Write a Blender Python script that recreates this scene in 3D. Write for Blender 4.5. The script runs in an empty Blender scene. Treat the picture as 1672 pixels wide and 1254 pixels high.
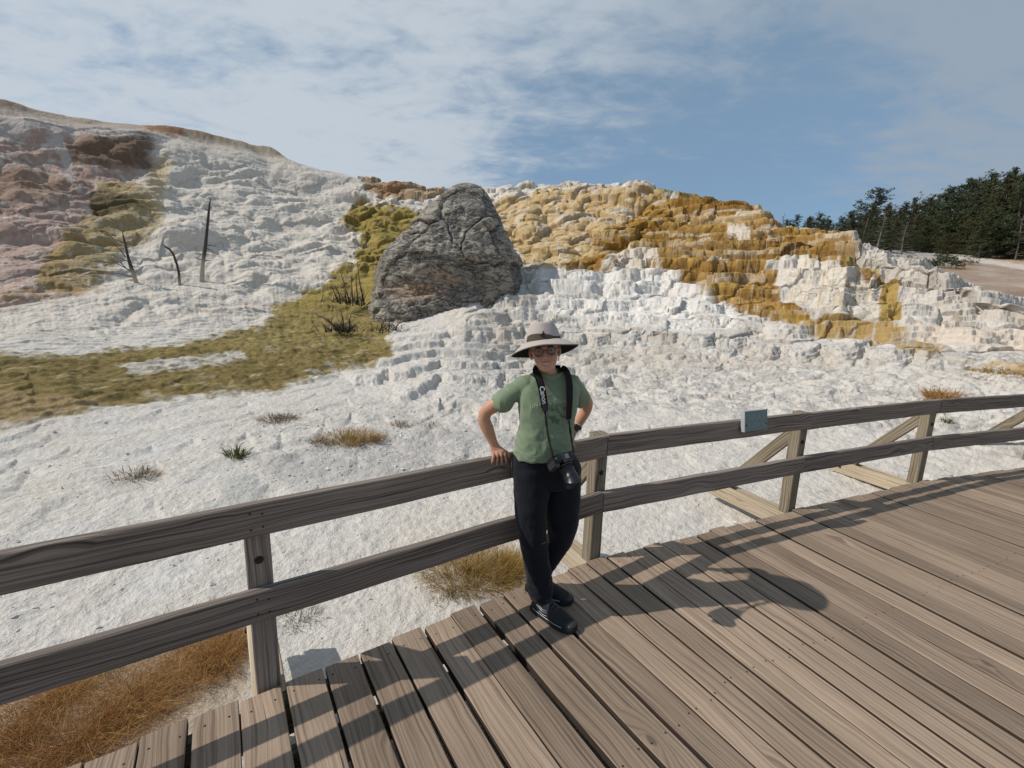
import bpy, bmesh, math, random
import numpy as np
from mathutils import Vector, Matrix

# ------------------------------------------------------------------ camera, world, sun, exposure
SC = bpy.context.scene
COL = SC.collection
CAM_POS = np.array([0.0, 0.0, 1.678])
FPX = 720.0                                   # focal length in pixels of a 1672 px wide frame
RV = np.array([0.99954299, 0.00551502, 0.02972195])
UV_ = np.array([-0.03022928, 0.18235632, 0.98276771])
FV = np.array([0.0, 0.98321705, -0.18243969])

cd = bpy.data.cameras.new('camera')
cam = bpy.data.objects.new('camera', cd)
COL.objects.link(cam)
M = Matrix.Identity(4)
for i in range(3):
    M[i][0], M[i][1], M[i][2], M[i][3] = RV[i], UV_[i], -FV[i], CAM_POS[i]
cam.matrix_world = M
cd.sensor_width = 36.0
cd.lens = 36.0 * FPX / 1672.0
cd.clip_start = 0.05
cd.clip_end = 3000.0
SC.camera = cam

SUN_TRAVEL = Vector((1.075, 0.116, -1.0)).normalized()
sd = bpy.data.lights.new('sun', 'SUN')
sd.energy = 3.9
sd.angle = math.radians(0.6)
sd.color = (1.0, 0.935, 0.84)
sun = bpy.data.objects.new('sun', sd)
COL.objects.link(sun)
sun.rotation_euler = SUN_TRAVEL.to_track_quat('-Z', 'Y').to_euler()
SUN_EL = math.asin(-SUN_TRAVEL.z)
SUN_AZ = math.atan2(-SUN_TRAVEL.x, -SUN_TRAVEL.y)     # clockwise from +Y

SC.view_settings.view_transform = 'Standard'
SC.view_settings.look = 'None'
SC.view_settings.gamma = 1.0
SC.view_settings.exposure = -0.15
SC.view_settings.use_curve_mapping = False


class NG:
    """small helper for writing node graphs"""
    def __init__(self, tree):
        self.t = tree
        tree.nodes.clear()

    def n(self, kind, props=None, **inp):
        nd = self.t.nodes.new(kind)
        for k, v in (props or {}).items():
            setattr(nd, k, v)
        for k, v in inp.items():
            self.set(nd, k, v)
        return nd

    def set(self, nd, k, v):
        key = int(k[1:]) if (k[0] == 'i' and k[1:].isdigit()) else k.replace('_', ' ')
        s = nd.inputs[key]
        if hasattr(v, 'is_output') and v.is_output:
            self.t.links.new(v, s)
        elif hasattr(v, 'outputs'):
            self.t.links.new(v.outputs[0], s)
        else:
            if isinstance(v, (tuple, list)) and len(v) == 3 and s.type == 'RGBA':
                v = (*v, 1.0)
            s.default_value = v

    def math(self, op, a, b=0.0, c=None, clamp=False):
        nd = self.n('ShaderNodeMath', {'operation': op, 'use_clamp': clamp}, i0=a, i1=b)
        if c is not None:
            self.set(nd, 'i2', c)
        return nd.outputs[0]

    def mix(self, fac, a, b, mode='MIX'):
        nd = self.n('ShaderNodeMix', {'data_type': 'RGBA', 'blend_type': mode})
        self.set(nd, 'i0', fac)
        self.set(nd, 'i6', a)
        self.set(nd, 'i7', b)
        return nd.outputs[2]

    def ramp(self, fac, stops, interp='LINEAR'):
        nd = self.n('ShaderNodeValToRGB', i0=fac)
        cr = nd.color_ramp
        cr.interpolation = interp
        while len(cr.elements) > 1:
            cr.elements.remove(cr.elements[-1])
        for i, (p, c) in enumerate(stops):
            e = cr.elements[0] if i == 0 else cr.elements.new(p)
            e.position = p
            if not isinstance(c, (tuple, list)):
                c = (c, c, c)
            e.color = (*c[:3], 1.0)
        return nd.outputs[0]

    def noise(self, vec, scale, detail=4.0, rough=0.55, dist=0.0):
        nd = self.n('ShaderNodeTexNoise', Scale=scale, Detail=detail, Roughness=rough, Distortion=dist)
        if vec is not None:
            self.set(nd, 'Vector', vec)
        return nd.outputs[0]

    def mapping(self, vec, scale=(1, 1, 1), loc=(0, 0, 0), rot=(0, 0, 0)):
        nd = self.n('ShaderNodeMapping')
        self.set(nd, 'Vector', vec)
        nd.inputs['Scale'].default_value = scale
        nd.inputs['Location'].default_value = loc
        nd.inputs['Rotation'].default_value = rot
        return nd.outputs[0]


def world_sky():
    w = bpy.data.worlds.new("World")
    SC.world = w
    w.use_nodes = True
    g = NG(w.node_tree)
    sky = g.n('ShaderNodeTexSky')
    sky.sky_type = 'NISHITA'
    sky.sun_disc = False
    sky.sun_elevation = SUN_EL
    sky.sun_rotation = SUN_AZ
    sky.altitude = 1900
    sky.air_density = 1.0
    sky.dust_density = 2.4
    sky.ozone_density = 1.5
    tc = g.n('ShaderNodeTexCoord').outputs['Generated']
    sep = g.n('ShaderNodeSeparateXYZ', Vector=tc)
    zc = g.math('ADD', g.math('MAXIMUM', sep.outputs[2], 0.0), 0.16)
    px = g.math('DIVIDE', sep.outputs[0], zc)
    py = g.math('DIVIDE', sep.outputs[1], zc)
    p = g.n('ShaderNodeCombineXYZ', X=px, Y=py, Z=0.0).outputs[0]
    # broad sheets, then mackerel ripples inside them
    big = g.noise(g.mapping(p, (0.50, 0.72, 1), (3.1, 1.7, 0), (0, 0, 0.5)), 1.0, 5, 0.55, 0.5)
    mid = g.noise(g.mapping(p, (3.4, 5.2, 1), (0.3, 5.7, 0), (0, 0, 0.75)), 1.0, 5, 0.60, 0.5)
    fine = g.noise(g.mapping(p, (9.0, 15.0, 1), (2.3, 0.7, 0), (0, 0, 0.6)), 1.0, 3, 0.6, 0.3)
    # clear lane low in the middle of the view, open sky towards the right
    def lobe(d, k0, k1):
        d = Vector(d).normalized()
        dp = g.n('ShaderNodeVectorMath', {'operation': 'DOT_PRODUCT'})
        g.set(dp, 'i0', tc); dp.inputs[1].default_value = d
        mr = g.n('ShaderNodeMapRange', {'interpolation_type': 'SMOOTHSTEP'}, Value=dp.outputs['Value'])
        mr.inputs['From Min'].default_value = k0
        mr.inputs['From Max'].default_value = k1
        return mr.outputs[0]
    hole = lobe((0.27, 0.93, 0.26), 0.90, 0.995)
    hole2 = lobe((0.52, 0.82, 0.18), 0.95, 0.999)
    left = lobe((-0.55, 0.70, 0.45), 0.45, 0.98)
    cov = g.math('MULTIPLY_ADD', big, 1.25, 0.07)
    cov = g.math('MULTIPLY_ADD', g.math('SUBTRACT', mid, 0.5), 1.15, cov)
    cov = g.math('MULTIPLY_ADD', g.math('SUBTRACT', fine, 0.5), 0.5, cov)
    cov = g.math('MULTIPLY_ADD', left, 0.22, cov)
    veil = lobe((0.75, 0.70, 0.60), 0.55, 0.97)
    cov = g.math('MULTIPLY_ADD', veil, 0.30, cov)
    cov = g.math('MULTIPLY_ADD', hole, -0.52, cov)
    cov = g.math('MULTIPLY_ADD', hole2, -0.16, cov)
    mr = g.n('ShaderNodeMapRange', {'interpolation_type': 'SMOOTHSTEP'}, Value=cov)
    mr.inputs['From Min'].default_value = 0.30
    mr.inputs['From Max'].default_value = 0.98
    mr.inputs['To Max'].default_value = 0.88
    ccol = g.mix(left, (3.3, 4.0, 4.8), (5.9, 6.5, 7.1))
    skyc = g.mix(1.0, sky.outputs[0], (0.80, 0.98, 1.12), 'MULTIPLY')
    skyc = g.mix(0.60, skyc, (2.75, 4.05, 5.25))
    col = g.mix(mr.outputs[0], skyc, ccol)
    bg = g.n('ShaderNodeBackground', Color=col, Strength=0.108)
    out = g.n('ShaderNodeOutputWorld')
    g.t.links.new(bg.outputs[0], out.inputs[0])


world_sky()


# ------------------------------------------------------------------ object helpers
def tag(o, label=None, cat=None, group=None, kind=None):
    if label: o['label'] = label
    if cat: o['category'] = cat
    if group: o['group'] = group
    if kind: o['kind'] = kind
    return o


def empty(name, loc=(0, 0, 0), rz=0.0):
    o = bpy.data.objects.new(name, None)
    o.empty_display_size = 0.1
    COL.objects.link(o)
    o.location = loc
    o.rotation_euler = (0, 0, rz)
    return o


def link(name, me, mat=None, parent=None):
    o = bpy.data.objects.new(name, me)
    COL.objects.link(o)
    if mat is not None:
        if isinstance(mat, (list, tuple)):
            for m_ in mat: me.materials.append(m_)
        else:
            me.materials.append(mat)
    if parent is not None:
        o.parent = parent
    return o


def mesh_np(name, V, F, smooth=True, cols=None, uvs=None):
    """V (n,3); F (m,4) or (m,3) int array; cols per vertex (n,3); uvs per loop"""
    V = np.asarray(V, np.float32); F = np.asarray(F, np.int32)
    me = bpy.data.meshes.new(name)
    k = F.shape[1]
    me.vertices.add(len(V)); me.vertices.foreach_set('co', V.ravel())
    me.loops.add(F.size); me.loops.foreach_set('vertex_index', F.ravel())
    me.polygons.add(len(F))
    me.polygons.foreach_set('loop_start', np.arange(0, F.size, k, dtype=np.int32))
    try:
        me.polygons.foreach_set('loop_total', np.full(len(F), k, np.int32))
    except Exception:
        pass
    me.update(calc_edges=True)
    if smooth:
        me.polygons.foreach_set('use_smooth', np.ones(len(F), bool))
    if cols is not None:
        ca = me.color_attributes.new('Col', 'FLOAT_COLOR', 'POINT')
        c4 = np.ones((len(V), 4), np.float32); c4[:, :3] = cols
        ca.data.foreach_set('color', c4.ravel())
    if uvs is not None:
        uvl = me.uv_layers.new(name='UVMap')
        uvl.data.foreach_set('uv', np.asarray(uvs, np.float32).ravel())
    me.validate()
    return me


class MB:
    """collects loose pieces into one mesh, with uv and a per-piece tint"""
    def __init__(self):
        self.v = []; self.f = []; self.uv = []; self.tint = []; self.sm = []

    def add(self, verts, faces, uvs=None, tint=0.5, smooth=False):
        b = len(self.v)
        self.v += [tuple(p) for p in verts]
        for i, fc in enumerate(faces):
            self.f.append(tuple(b + k for k in fc))
            self.uv.append(uvs[i] if uvs else [(0, 0)] * len(fc))
            self.sm.append(smooth)
        self.tint += [tint] * len(verts)

    def beam(self, p0, p1, side, w0, t, w1=None, ch=0.006, segs=1, tint=None, rnd=random, warp=0.0, smooth=False):
        """chamfered board from p0 to p1; width w along side, thickness t along the third axis"""
        p0, p1 = Vector(p0), Vector(p1)
        d = (p1 - p0); L = d.length; d.normalize()
        s = Vector(side); s = (s - d * s.dot(d)).normalized()
        u = d.cross(s)
        w1 = w0 if w1 is None else w1
        uo, vo = rnd.random() * 60, rnd.random() * 20
        if tint is None: tint = rnd.random()
        vs = []; rings = []
        for i in range(segs + 1):
            f = i / segs
            w = w0 + (w1 - w0) * f
            a, b = w / 2, t / 2
            prof = [(-a + ch, -b), (a - ch, -b), (a, -b + ch), (a, b - ch), (a - ch, b), (-a + ch, b), (-a, b - ch), (-a, -b + ch)]
            jx = (rnd.random() - .5) * warp; jy = (rnd.random() - .5) * warp
            rings.append(len(vs))
            for (x, y) in prof:
                vs.append(p0 + d * (L * f) + s * (x + jx + (rnd.random() - .5) * warp * .3) + u * (y + jy * .5))
        per = [0]
        for k in range(8):
            x0, y0 = prof[k]; x1, y1 = prof[(k + 1) % 8]
            per.append(per[-1] + math.hypot(x1 - x0, y1 - y0))
        fs = []; uvs = []
        for i in range(segs):
            u0, u1 = uo + L * i / segs, uo + L * (i + 1) / segs
            for k in range(8):
                k2 = (k + 1) % 8
                fs.append((rings[i] + k, rings[i] + k2, rings[i + 1] + k2, rings[i + 1] + k))
                uvs.append([(u0, vo + per[k]), (u0, vo + per[k + 1]), (u1, vo + per[k + 1]), (u1, vo + per[k])])
        fs.append(tuple(rings[0] + k for k in reversed(range(8))))
        uvs.append([(uo + prof[k][1] * .2, vo + prof[k][0]) for k in reversed(range(8))])
        fs.append(tuple(rings[-1] + k for k in range(8)))
        uvs.append([(uo + 3 + prof[k][1] * .2, vo + prof[k][0]) for k in range(8)])
        self.add(vs, fs, uvs, tint, smooth)

    def tube(self, pts, rads, n=8, tint=0.5, cap=True):
        pts = [Vector(p) for p in pts]
        vs = []; fs = []; uvs = []
        ref = Vector((0.13, 0.21, 1))
        L = 0
        for i, p in enumerate(pts):
            d = (pts[min(i + 1, len(pts) - 1)] - pts[max(i - 1, 0)]).normalized()
            r0 = ref if abs(d.dot(ref.normalized())) < .95 else Vector((1, 0.1, 0))
            a = d.cross(r0).normalized(); b = d.cross(a)
            for k in range(n):
                an = 2 * math.pi * k / n
                vs.append(p + (a * math.cos(an) + b * math.sin(an)) * rads[i])
        for i in range(len(pts) - 1):
            L1 = L + (pts[i + 1] - pts[i]).length
            for k in range(n):
                k2 = (k + 1) % n
                fs.append((i * n + k, i * n + k2, (i + 1) * n + k2, (i + 1) * n + k))
                uvs.append([(L, k / n * .1), (L, (k + 1) / n * .1), (L1, (k + 1) / n * .1), (L1, k / n * .1)])
            L = L1
        if cap:
            fs.append(tuple(reversed(range(n)))); uvs.append([(0, 0)] * n)
            fs.append(tuple((len(pts) - 1) * n + k for k in range(n))); uvs.append([(0, 0)] * n)
        self.add(vs, fs, uvs, tint, True)

    def disc(self, c, nrm, r, h, n=12, tint=.5):
        c = Vector(c); nrm = Vector(nrm).normalized()
        self.tube([c, c + nrm * h * .7, c + nrm * h], [r, r, r * .75], n, tint)

    def box(self, c, ax, half, ch=.003, tint=.5):
        """box centred c; ax = three axis vectors; half sizes"""
        c = Vector(c); a = [Vector(v).normalized() for v in ax]
        self.beam(c - a[0] * half[0], c + a[0] * half[0], a[1], half[1] * 2, half[2] * 2, ch=ch, tint=tint)

    def mesh(self, name):
        me = bpy.data.meshes.new(name)
        me.from_pydata(self.v, [], self.f)
        uvl = me.uv_layers.new(name='UVMap')
        flat = [c for fc in self.uv for p in fc for c in p]
        uvl.data.foreach_set('uv', flat)
        ca = me.color_attributes.new('tint', 'FLOAT_COLOR', 'POINT')
        ca.data.foreach_set('color', [c for t in self.tint for c in (t, t, t, 1.0)])
        me.polygons.foreach_set('use_smooth', self.sm)
        me.update()
        return me

    def build(self, name, mat, parent=None):
        return link(name, self.mesh(name), mat, parent)


def pix_ray(x, y):
    d = RV * ((x - 836.0) / FPX) - UV_ * ((y - 627.0) / FPX) + FV
    return d


def pix_at_dist(x, y, dist):
    """point on the ray through a pixel at a horizontal distance"""
    d = pix_ray(x, y)
    return CAM_POS + d * (dist / math.hypot(d[0], d[1]))


def project(P):
    d = P - CAM_POS
    z = d @ FV
    return 836 + FPX * (d @ RV) / z, 627 - FPX * (d @ UV_) / z, z


# ------------------------------------------------------------------ numpy noise
def _hash(ix, iy, iz, seed=0):
    h = (ix.astype(np.int64) * 374761393 + iy.astype(np.int64) * 668265263 + iz.astype(np.int64) * 2147483647 + seed * 1274126177) & 0xFFFFFFFF
    h = ((h ^ (h >> 13)) * 1274126177) & 0xFFFFFFFF
    h = (h ^ (h >> 16)) & 0xFFFFFFFF
    return h


def hashf(ix, iy, iz, seed=0):
    return (_hash(ix, iy, iz, seed) & 0xFFFFFF).astype(np.float32) / float(0xFFFFFF)


def vnoise(P, seed=0):
    """value-gradient noise, roughly -1..1"""
    P = np.asarray(P, np.float32)
    f = np.floor(P); i = f.astype(np.int64); t = P - f
    w = t * t * t * (t * (t * 6 - 15) + 10)
    out = np.zeros(len(P), np.float32)
    for dx in (0, 1):
        for dy in (0, 1):
            for dz in (0, 1):
                h = _hash(i[:, 0] + dx, i[:, 1] + dy, i[:, 2] + dz, seed)
                gx = ((h & 255).astype(np.float32) / 127.5 - 1)
                gy = (((h >> 8) & 255).astype(np.float32) / 127.5 - 1)
                gz = (((h >> 16) & 255).astype(np.float32) / 127.5 - 1)
                d = gx * (t[:, 0] - dx) + gy * (t[:, 1] - dy) + gz * (t[:, 2] - dz)
                ww = (w[:, 0] if dx else 1 - w[:, 0]) * (w[:, 1] if dy else 1 - w[:, 1]) * (w[:, 2] if dz else 1 - w[:, 2])
                out += ww * d
    return out * 1.2


def fbm(P, octs=4, seed=0, gain=0.5):
    P = np.asarray(P, np.float32)
    o = np.zeros(len(P), np.float32); a = 1.0; s = 0
    for k in range(octs):
        o += a * vnoise(P * (2.03 ** k) + 17.3 * k, seed + k); s += a; a *= gain
    return o / s


def vor(P, seed=0, jit=0.9):
    """3D voronoi: F1, F2, delta (P - nearest), cell hash"""
    P = np.asarray(P, np.float32)
    f = np.floor(P).astype(np.int64)
    n = len(P)
    F1 = np.full(n, 9.0, np.float32); F2 = np.full(n, 9.0, np.float32)
    D = np.zeros((n, 3), np.float32); Hh = np.zeros(n, np.float32)
    for dx in (-1, 0, 1):
        for dy in (-1, 0, 1):
            for dz in (-1, 0, 1):
                cx, cy, cz = f[:, 0] + dx, f[:, 1] + dy, f[:, 2] + dz
                h = _hash(cx, cy, cz, seed)
                q = np.stack([cx + .5 + jit * ((h & 1023) / 1023. - .5), cy + .5 + jit * (((h >> 10) & 1023) / 1023. - .5), cz + .5 + jit * (((h >> 20) & 1023) / 1023. - .5)], 1).astype(np.float32)
                d = P - q
                r = np.sqrt((d * d).sum(1))
                closer = r < F1
                F2 = np.where(closer, F1, np.minimum(F2, r))
                D[closer] = d[closer]
                Hh = np.where(closer, ((h * 2654435761) & 0xFFFF) / 65535., Hh).astype(np.float32)
                F1 = np.where(closer, r, F1)
    return F1, F2, D, Hh


def sstep(a, b, x):
    t = np.clip((x - a) / (b - a), 0, 1)
    return t * t * (3 - 2 * t)
# ------------------------------------------------------------------ terrain: travertine slope as one continuous sheet
# each column: a bearing (given by a picture column) and, from the foot to the crest, (sight height, distance in metres)
TCOLS = {
 -300: [(640, 9.5), (585, 12.5), (530, 15), (460, 18.5), (380, 22), (292, 26), (204, 30)],
 0: [(640, 9.5), (577, 12.5), (520, 15), (450, 18.5), (370, 22), (278, 26), (185, 30)],
 150: [(635, 9.5), (571, 12.5), (510, 15), (445, 18.5), (370, 22), (288, 26), (203, 30)],
 300: [(630, 9.5), (560, 12.5), (505, 15), (445, 18), (370, 22), (296, 26), (220, 30)],
 450: [(620, 9.5), (555, 12.5), (505, 15), (450, 18), (385, 22), (319, 26), (255, 30)],
 590: [(605, 10), (560, 12), (520, 14), (460, 17), (400, 21), (345, 25), (291, 29)],
 700: [(600, 10), (560, 11.3), (528, 12.6), (460, 16.2), (400, 20), (350, 24), (311, 28)],
 760: [(605, 9.8), (565, 11), (515, 12.4), (460, 15.6), (400, 19), (350, 22.5), (312, 26)],
 850: [(620, 9.7), (575, 11), (520, 12.4), (450, 15), (400, 17.5), (350, 20.5), (306, 24)],
 950: [(640, 9.2), (585, 10.8), (530, 12.3), (450, 14.7), (400, 17), (350, 19.5), (304, 22)],
 1015: [(640, 9.2), (583, 10.8), (530, 12.2), (452, 14.6), (402, 16.8), (352, 19.2), (302, 21.4)],
 1075: [(640, 9.2), (580, 10.8), (530, 12.2), (455, 14.5), (405, 16.5), (357, 19), (318, 21)],
 1160: [(635, 9.4), (580, 10.9), (530, 12.3), (460, 14.2), (410, 16), (369, 18), (334, 20)],
 1222: [(630, 9.6), (577, 11.2), (530, 12.5), (465, 14.2), (415, 15.8), (377, 17.5), (344, 19.2)],
 1262: [(628, 9.7), (578, 11.2), (534, 12.5), (475, 14.0), (430, 15.3), (402, 16.8), (377, 18.4)],
 1320: [(625, 9.8), (580, 11.2), (540, 12.4), (478, 13.5), (440, 14.5), (415, 15.8), (387, 17.3)],
 1374: [(622, 9.8), (583, 11.2), (545, 12.3), (480, 13.3), (445, 14.3), (418, 15.6), (388, 17)],
 1394: [(620, 9.9), (585, 11), (550, 12.2), (505, 13.3), (472, 14.2), (442, 15.2), (416, 16.2)],
 1450: [(620, 10), (585, 11), (555, 12), (518, 13), (485, 14), (457, 15), (432, 16)],
 1530: [(620, 10), (590, 10.9), (565, 11.7), (540, 12.5), (510, 13.3), (485, 14.2), (460, 15.2)],
 1600: [(622, 10), (600, 10.7), (580, 11.4), (560, 12), (540, 12.8), (516, 13.6), (490, 14.6)],
 1672: [(625, 10), (605, 10.6), (590, 11.2), (572, 11.8), (553, 12.5), (532, 13.3), (506, 14.2)],
 1800: [(632, 10), (617, 10.5), (605, 11), (592, 11.6), (578, 12.2), (562, 13), (545, 14)],
 2000: [(645, 10), (633, 10.5), (624, 11), (614, 11.6), (604, 12.2), (592, 13), (580, 14)],
}
NEAR = [(0.35, -0.42), (1.6, -0.40), (3.0, -0.36), (5.0, -0.26), (7.4, -0.10)]
BACK = [(1.2, 0.10), (4.0, 0.15), (10.0, -0.8), (22.0, -3.5), (40.0, -9.0)]


def catmull(T, Y, t):
    """monotone-ish cubic through samples"""
    Y = np.asarray(Y, float); T = np.asarray(T, float)
    h = np.diff(T); dl = np.diff(Y, axis=0) / h[:, None]
    m = np.zeros_like(Y)
    m[1:-1] = (dl[:-1] * h[1:, None] + dl[1:] * h[:-1, None]) / (h[1:] + h[:-1])[:, None]
    m[0] = dl[0]; m[-1] = dl[-1]
    k = np.clip(np.searchsorted(T, t) - 1, 0, len(T) - 2)
    u = ((t - T[k]) / h[k])[:, None]; hh = h[k][:, None]
    return ((2 * u ** 3 - 3 * u ** 2 + 1) * Y[k] + (u ** 3 - 2 * u ** 2 + u) * hh * m[k] + (-2 * u ** 3 + 3 * u ** 2) * Y[k + 1] + (u ** 3 - u ** 2) * hh * m[k + 1])


def base_terrain(nc_in=1360, detail=1.0):
    rowt = np.array([0, .05, .12, .19, .27, .36, .46, .56, .67, .77, .86, .94, .955, .97, .98, .99, 1.0])
    xs = sorted(TCOLS)
    ctrl = []
    for x in xs:
        pts = list(NEAR)
        for (y, d) in TCOLS[x]:
            p = pix_at_dist(x, y, d)
            pts.append((d, p[2]))
        d0, z0 = pts[-1]
        for (dd, dz) in BACK:
            pts.append((d0 + dd, z0 + dz))
        ctrl.append(pts)
    ctrl = np.array(ctrl)                                     # (cols, rows, 2)
    px = np.concatenate([np.linspace(-300, -32, int(90 * detail)), np.linspace(-30, 1702, int(nc_in * detail)), np.linspace(1704, 2000, int(90 * detail))])
    t = np.concatenate([np.linspace(0, .05, 10)[:-1], np.linspace(.05, .27, int(380 * detail))[:-1], np.linspace(.27, .94, int(760 * detail))[:-1], np.linspace(.94, .955, int(20 * detail))[:-1], np.linspace(.955, 1, 24)])
    # along columns
    per = np.stack([catmull(rowt, c, t) for c in ctrl])        # (cols, nt, 2)
    k = np.clip(np.searchsorted(xs, px) - 1, 0, len(xs) - 2)
    xa = np.array(xs, float)
    u = (px - xa[k]) / (xa[k + 1] - xa[k])
    g = per[k] * (1 - u)[:, None, None] + per[k + 1] * u[:, None, None]
    # bearing of each column (taken at mid height of the frame)
    dirs = np.array([pix_ray(x, 500) for x in px])
    th = np.arctan2(dirs[:, 0], dirs[:, 1])
    # carry the sheet on past both sides of the view
    eL = np.radians(np.linspace(-24, -.8, 40)); eR = np.radians(np.linspace(.8, 22, 40))
    g = np.concatenate([np.repeat(g[:1], 40, 0), g, np.repeat(g[-1:], 40, 0)])
    th = np.concatenate([th[0] + eL, th, th[-1] + eR])
    X = g[:, :, 0] * np.sin(th)[:, None]; Y = g[:, :, 0] * np.cos(th)[:, None]
    # light smoothing across the bearings (inside the bends of the control table)
    Z = g[:, :, 1]
    P = np.stack([X, Y, Z], 2).reshape(-1, 3)
    ref = np.stack(project(P.astype(np.float64)), 1)
    return P, ref, len(th), len(t), np.repeat(th, len(t)), np.tile(t, len(th))


def poly_mask(x, y, poly, soft):
    """smooth inside mask (0..1) of a polygon"""
    inside = np.zeros(len(x), bool)
    dist = np.full(len(x), 1e9, np.float32)
    n = len(poly)
    for i in range(n):
        x0, y0 = poly[i]; x1, y1 = poly[(i + 1) % n]
        c = ((y0 > y) != (y1 > y)) & (x < (x1 - x0) * (y - y0) / ((y1 - y0) + 1e-9) + x0)
        inside ^= c
        ex, ey = x1 - x0, y1 - y0
        tt = np.clip(((x - x0) * ex + (y - y0) * ey) / (ex * ex + ey * ey + 1e-9), 0, 1)
        dist = np.minimum(dist, np.hypot(x - x0 - tt * ex, y - y0 - tt * ey))
    sd_ = np.where(inside, dist, -dist)
    soft = max(soft * .42, 1.5)
    return sstep(-soft, soft, sd_).astype(np.float32)


def terraces(z, s, H, seed, width=1.1, lip=.06, lo=.03, hi=.30, sca=.26, rja=.26, wob=.9):
    n = vnoise(np.stack([s * .33, z * .25, s * 0 + seed], 1), seed) * wob + .10 * vnoise(np.stack([s * 2.3, z * 1.2, s * 0], 1), seed + 4)
    ph = z / H + n
    row = np.floor(ph - .45).astype(np.int64)
    rh = hashf(row, row * 0, row * 0, seed + 5)
    w = width * (.5 + 1.5 * rh)
    q = s / w + rh * 7.3 + .75 * vnoise(np.stack([s * .9 / width, z * .3, s * 0], 1), seed + 3)
    cid = np.floor(q).astype(np.int64); c = q - cid
    sc = 1 - np.abs(2 * c - 1) ** 2.4
    g = c - .5
    r0 = hashf(row, cid, row * 0, seed + 9); r1 = hashf(row, cid + np.where(g > 0, 1, -1), row * 0, seed + 9)
    k = .5 * sstep(.34, .5, np.abs(g))
    rj = r0 * (1 - k) + r1 * k
    ph2 = ph + sca * sc + rja * (rj - .5)
    fl = np.floor(ph2); f = ph2 - fl
    S = sstep(lo, hi, f) * .93 + .07 * f + lip * np.exp(-((f - hi - .03) / .06) ** 2)
    return H * (fl + S - ph - .42), f, r0


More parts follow.
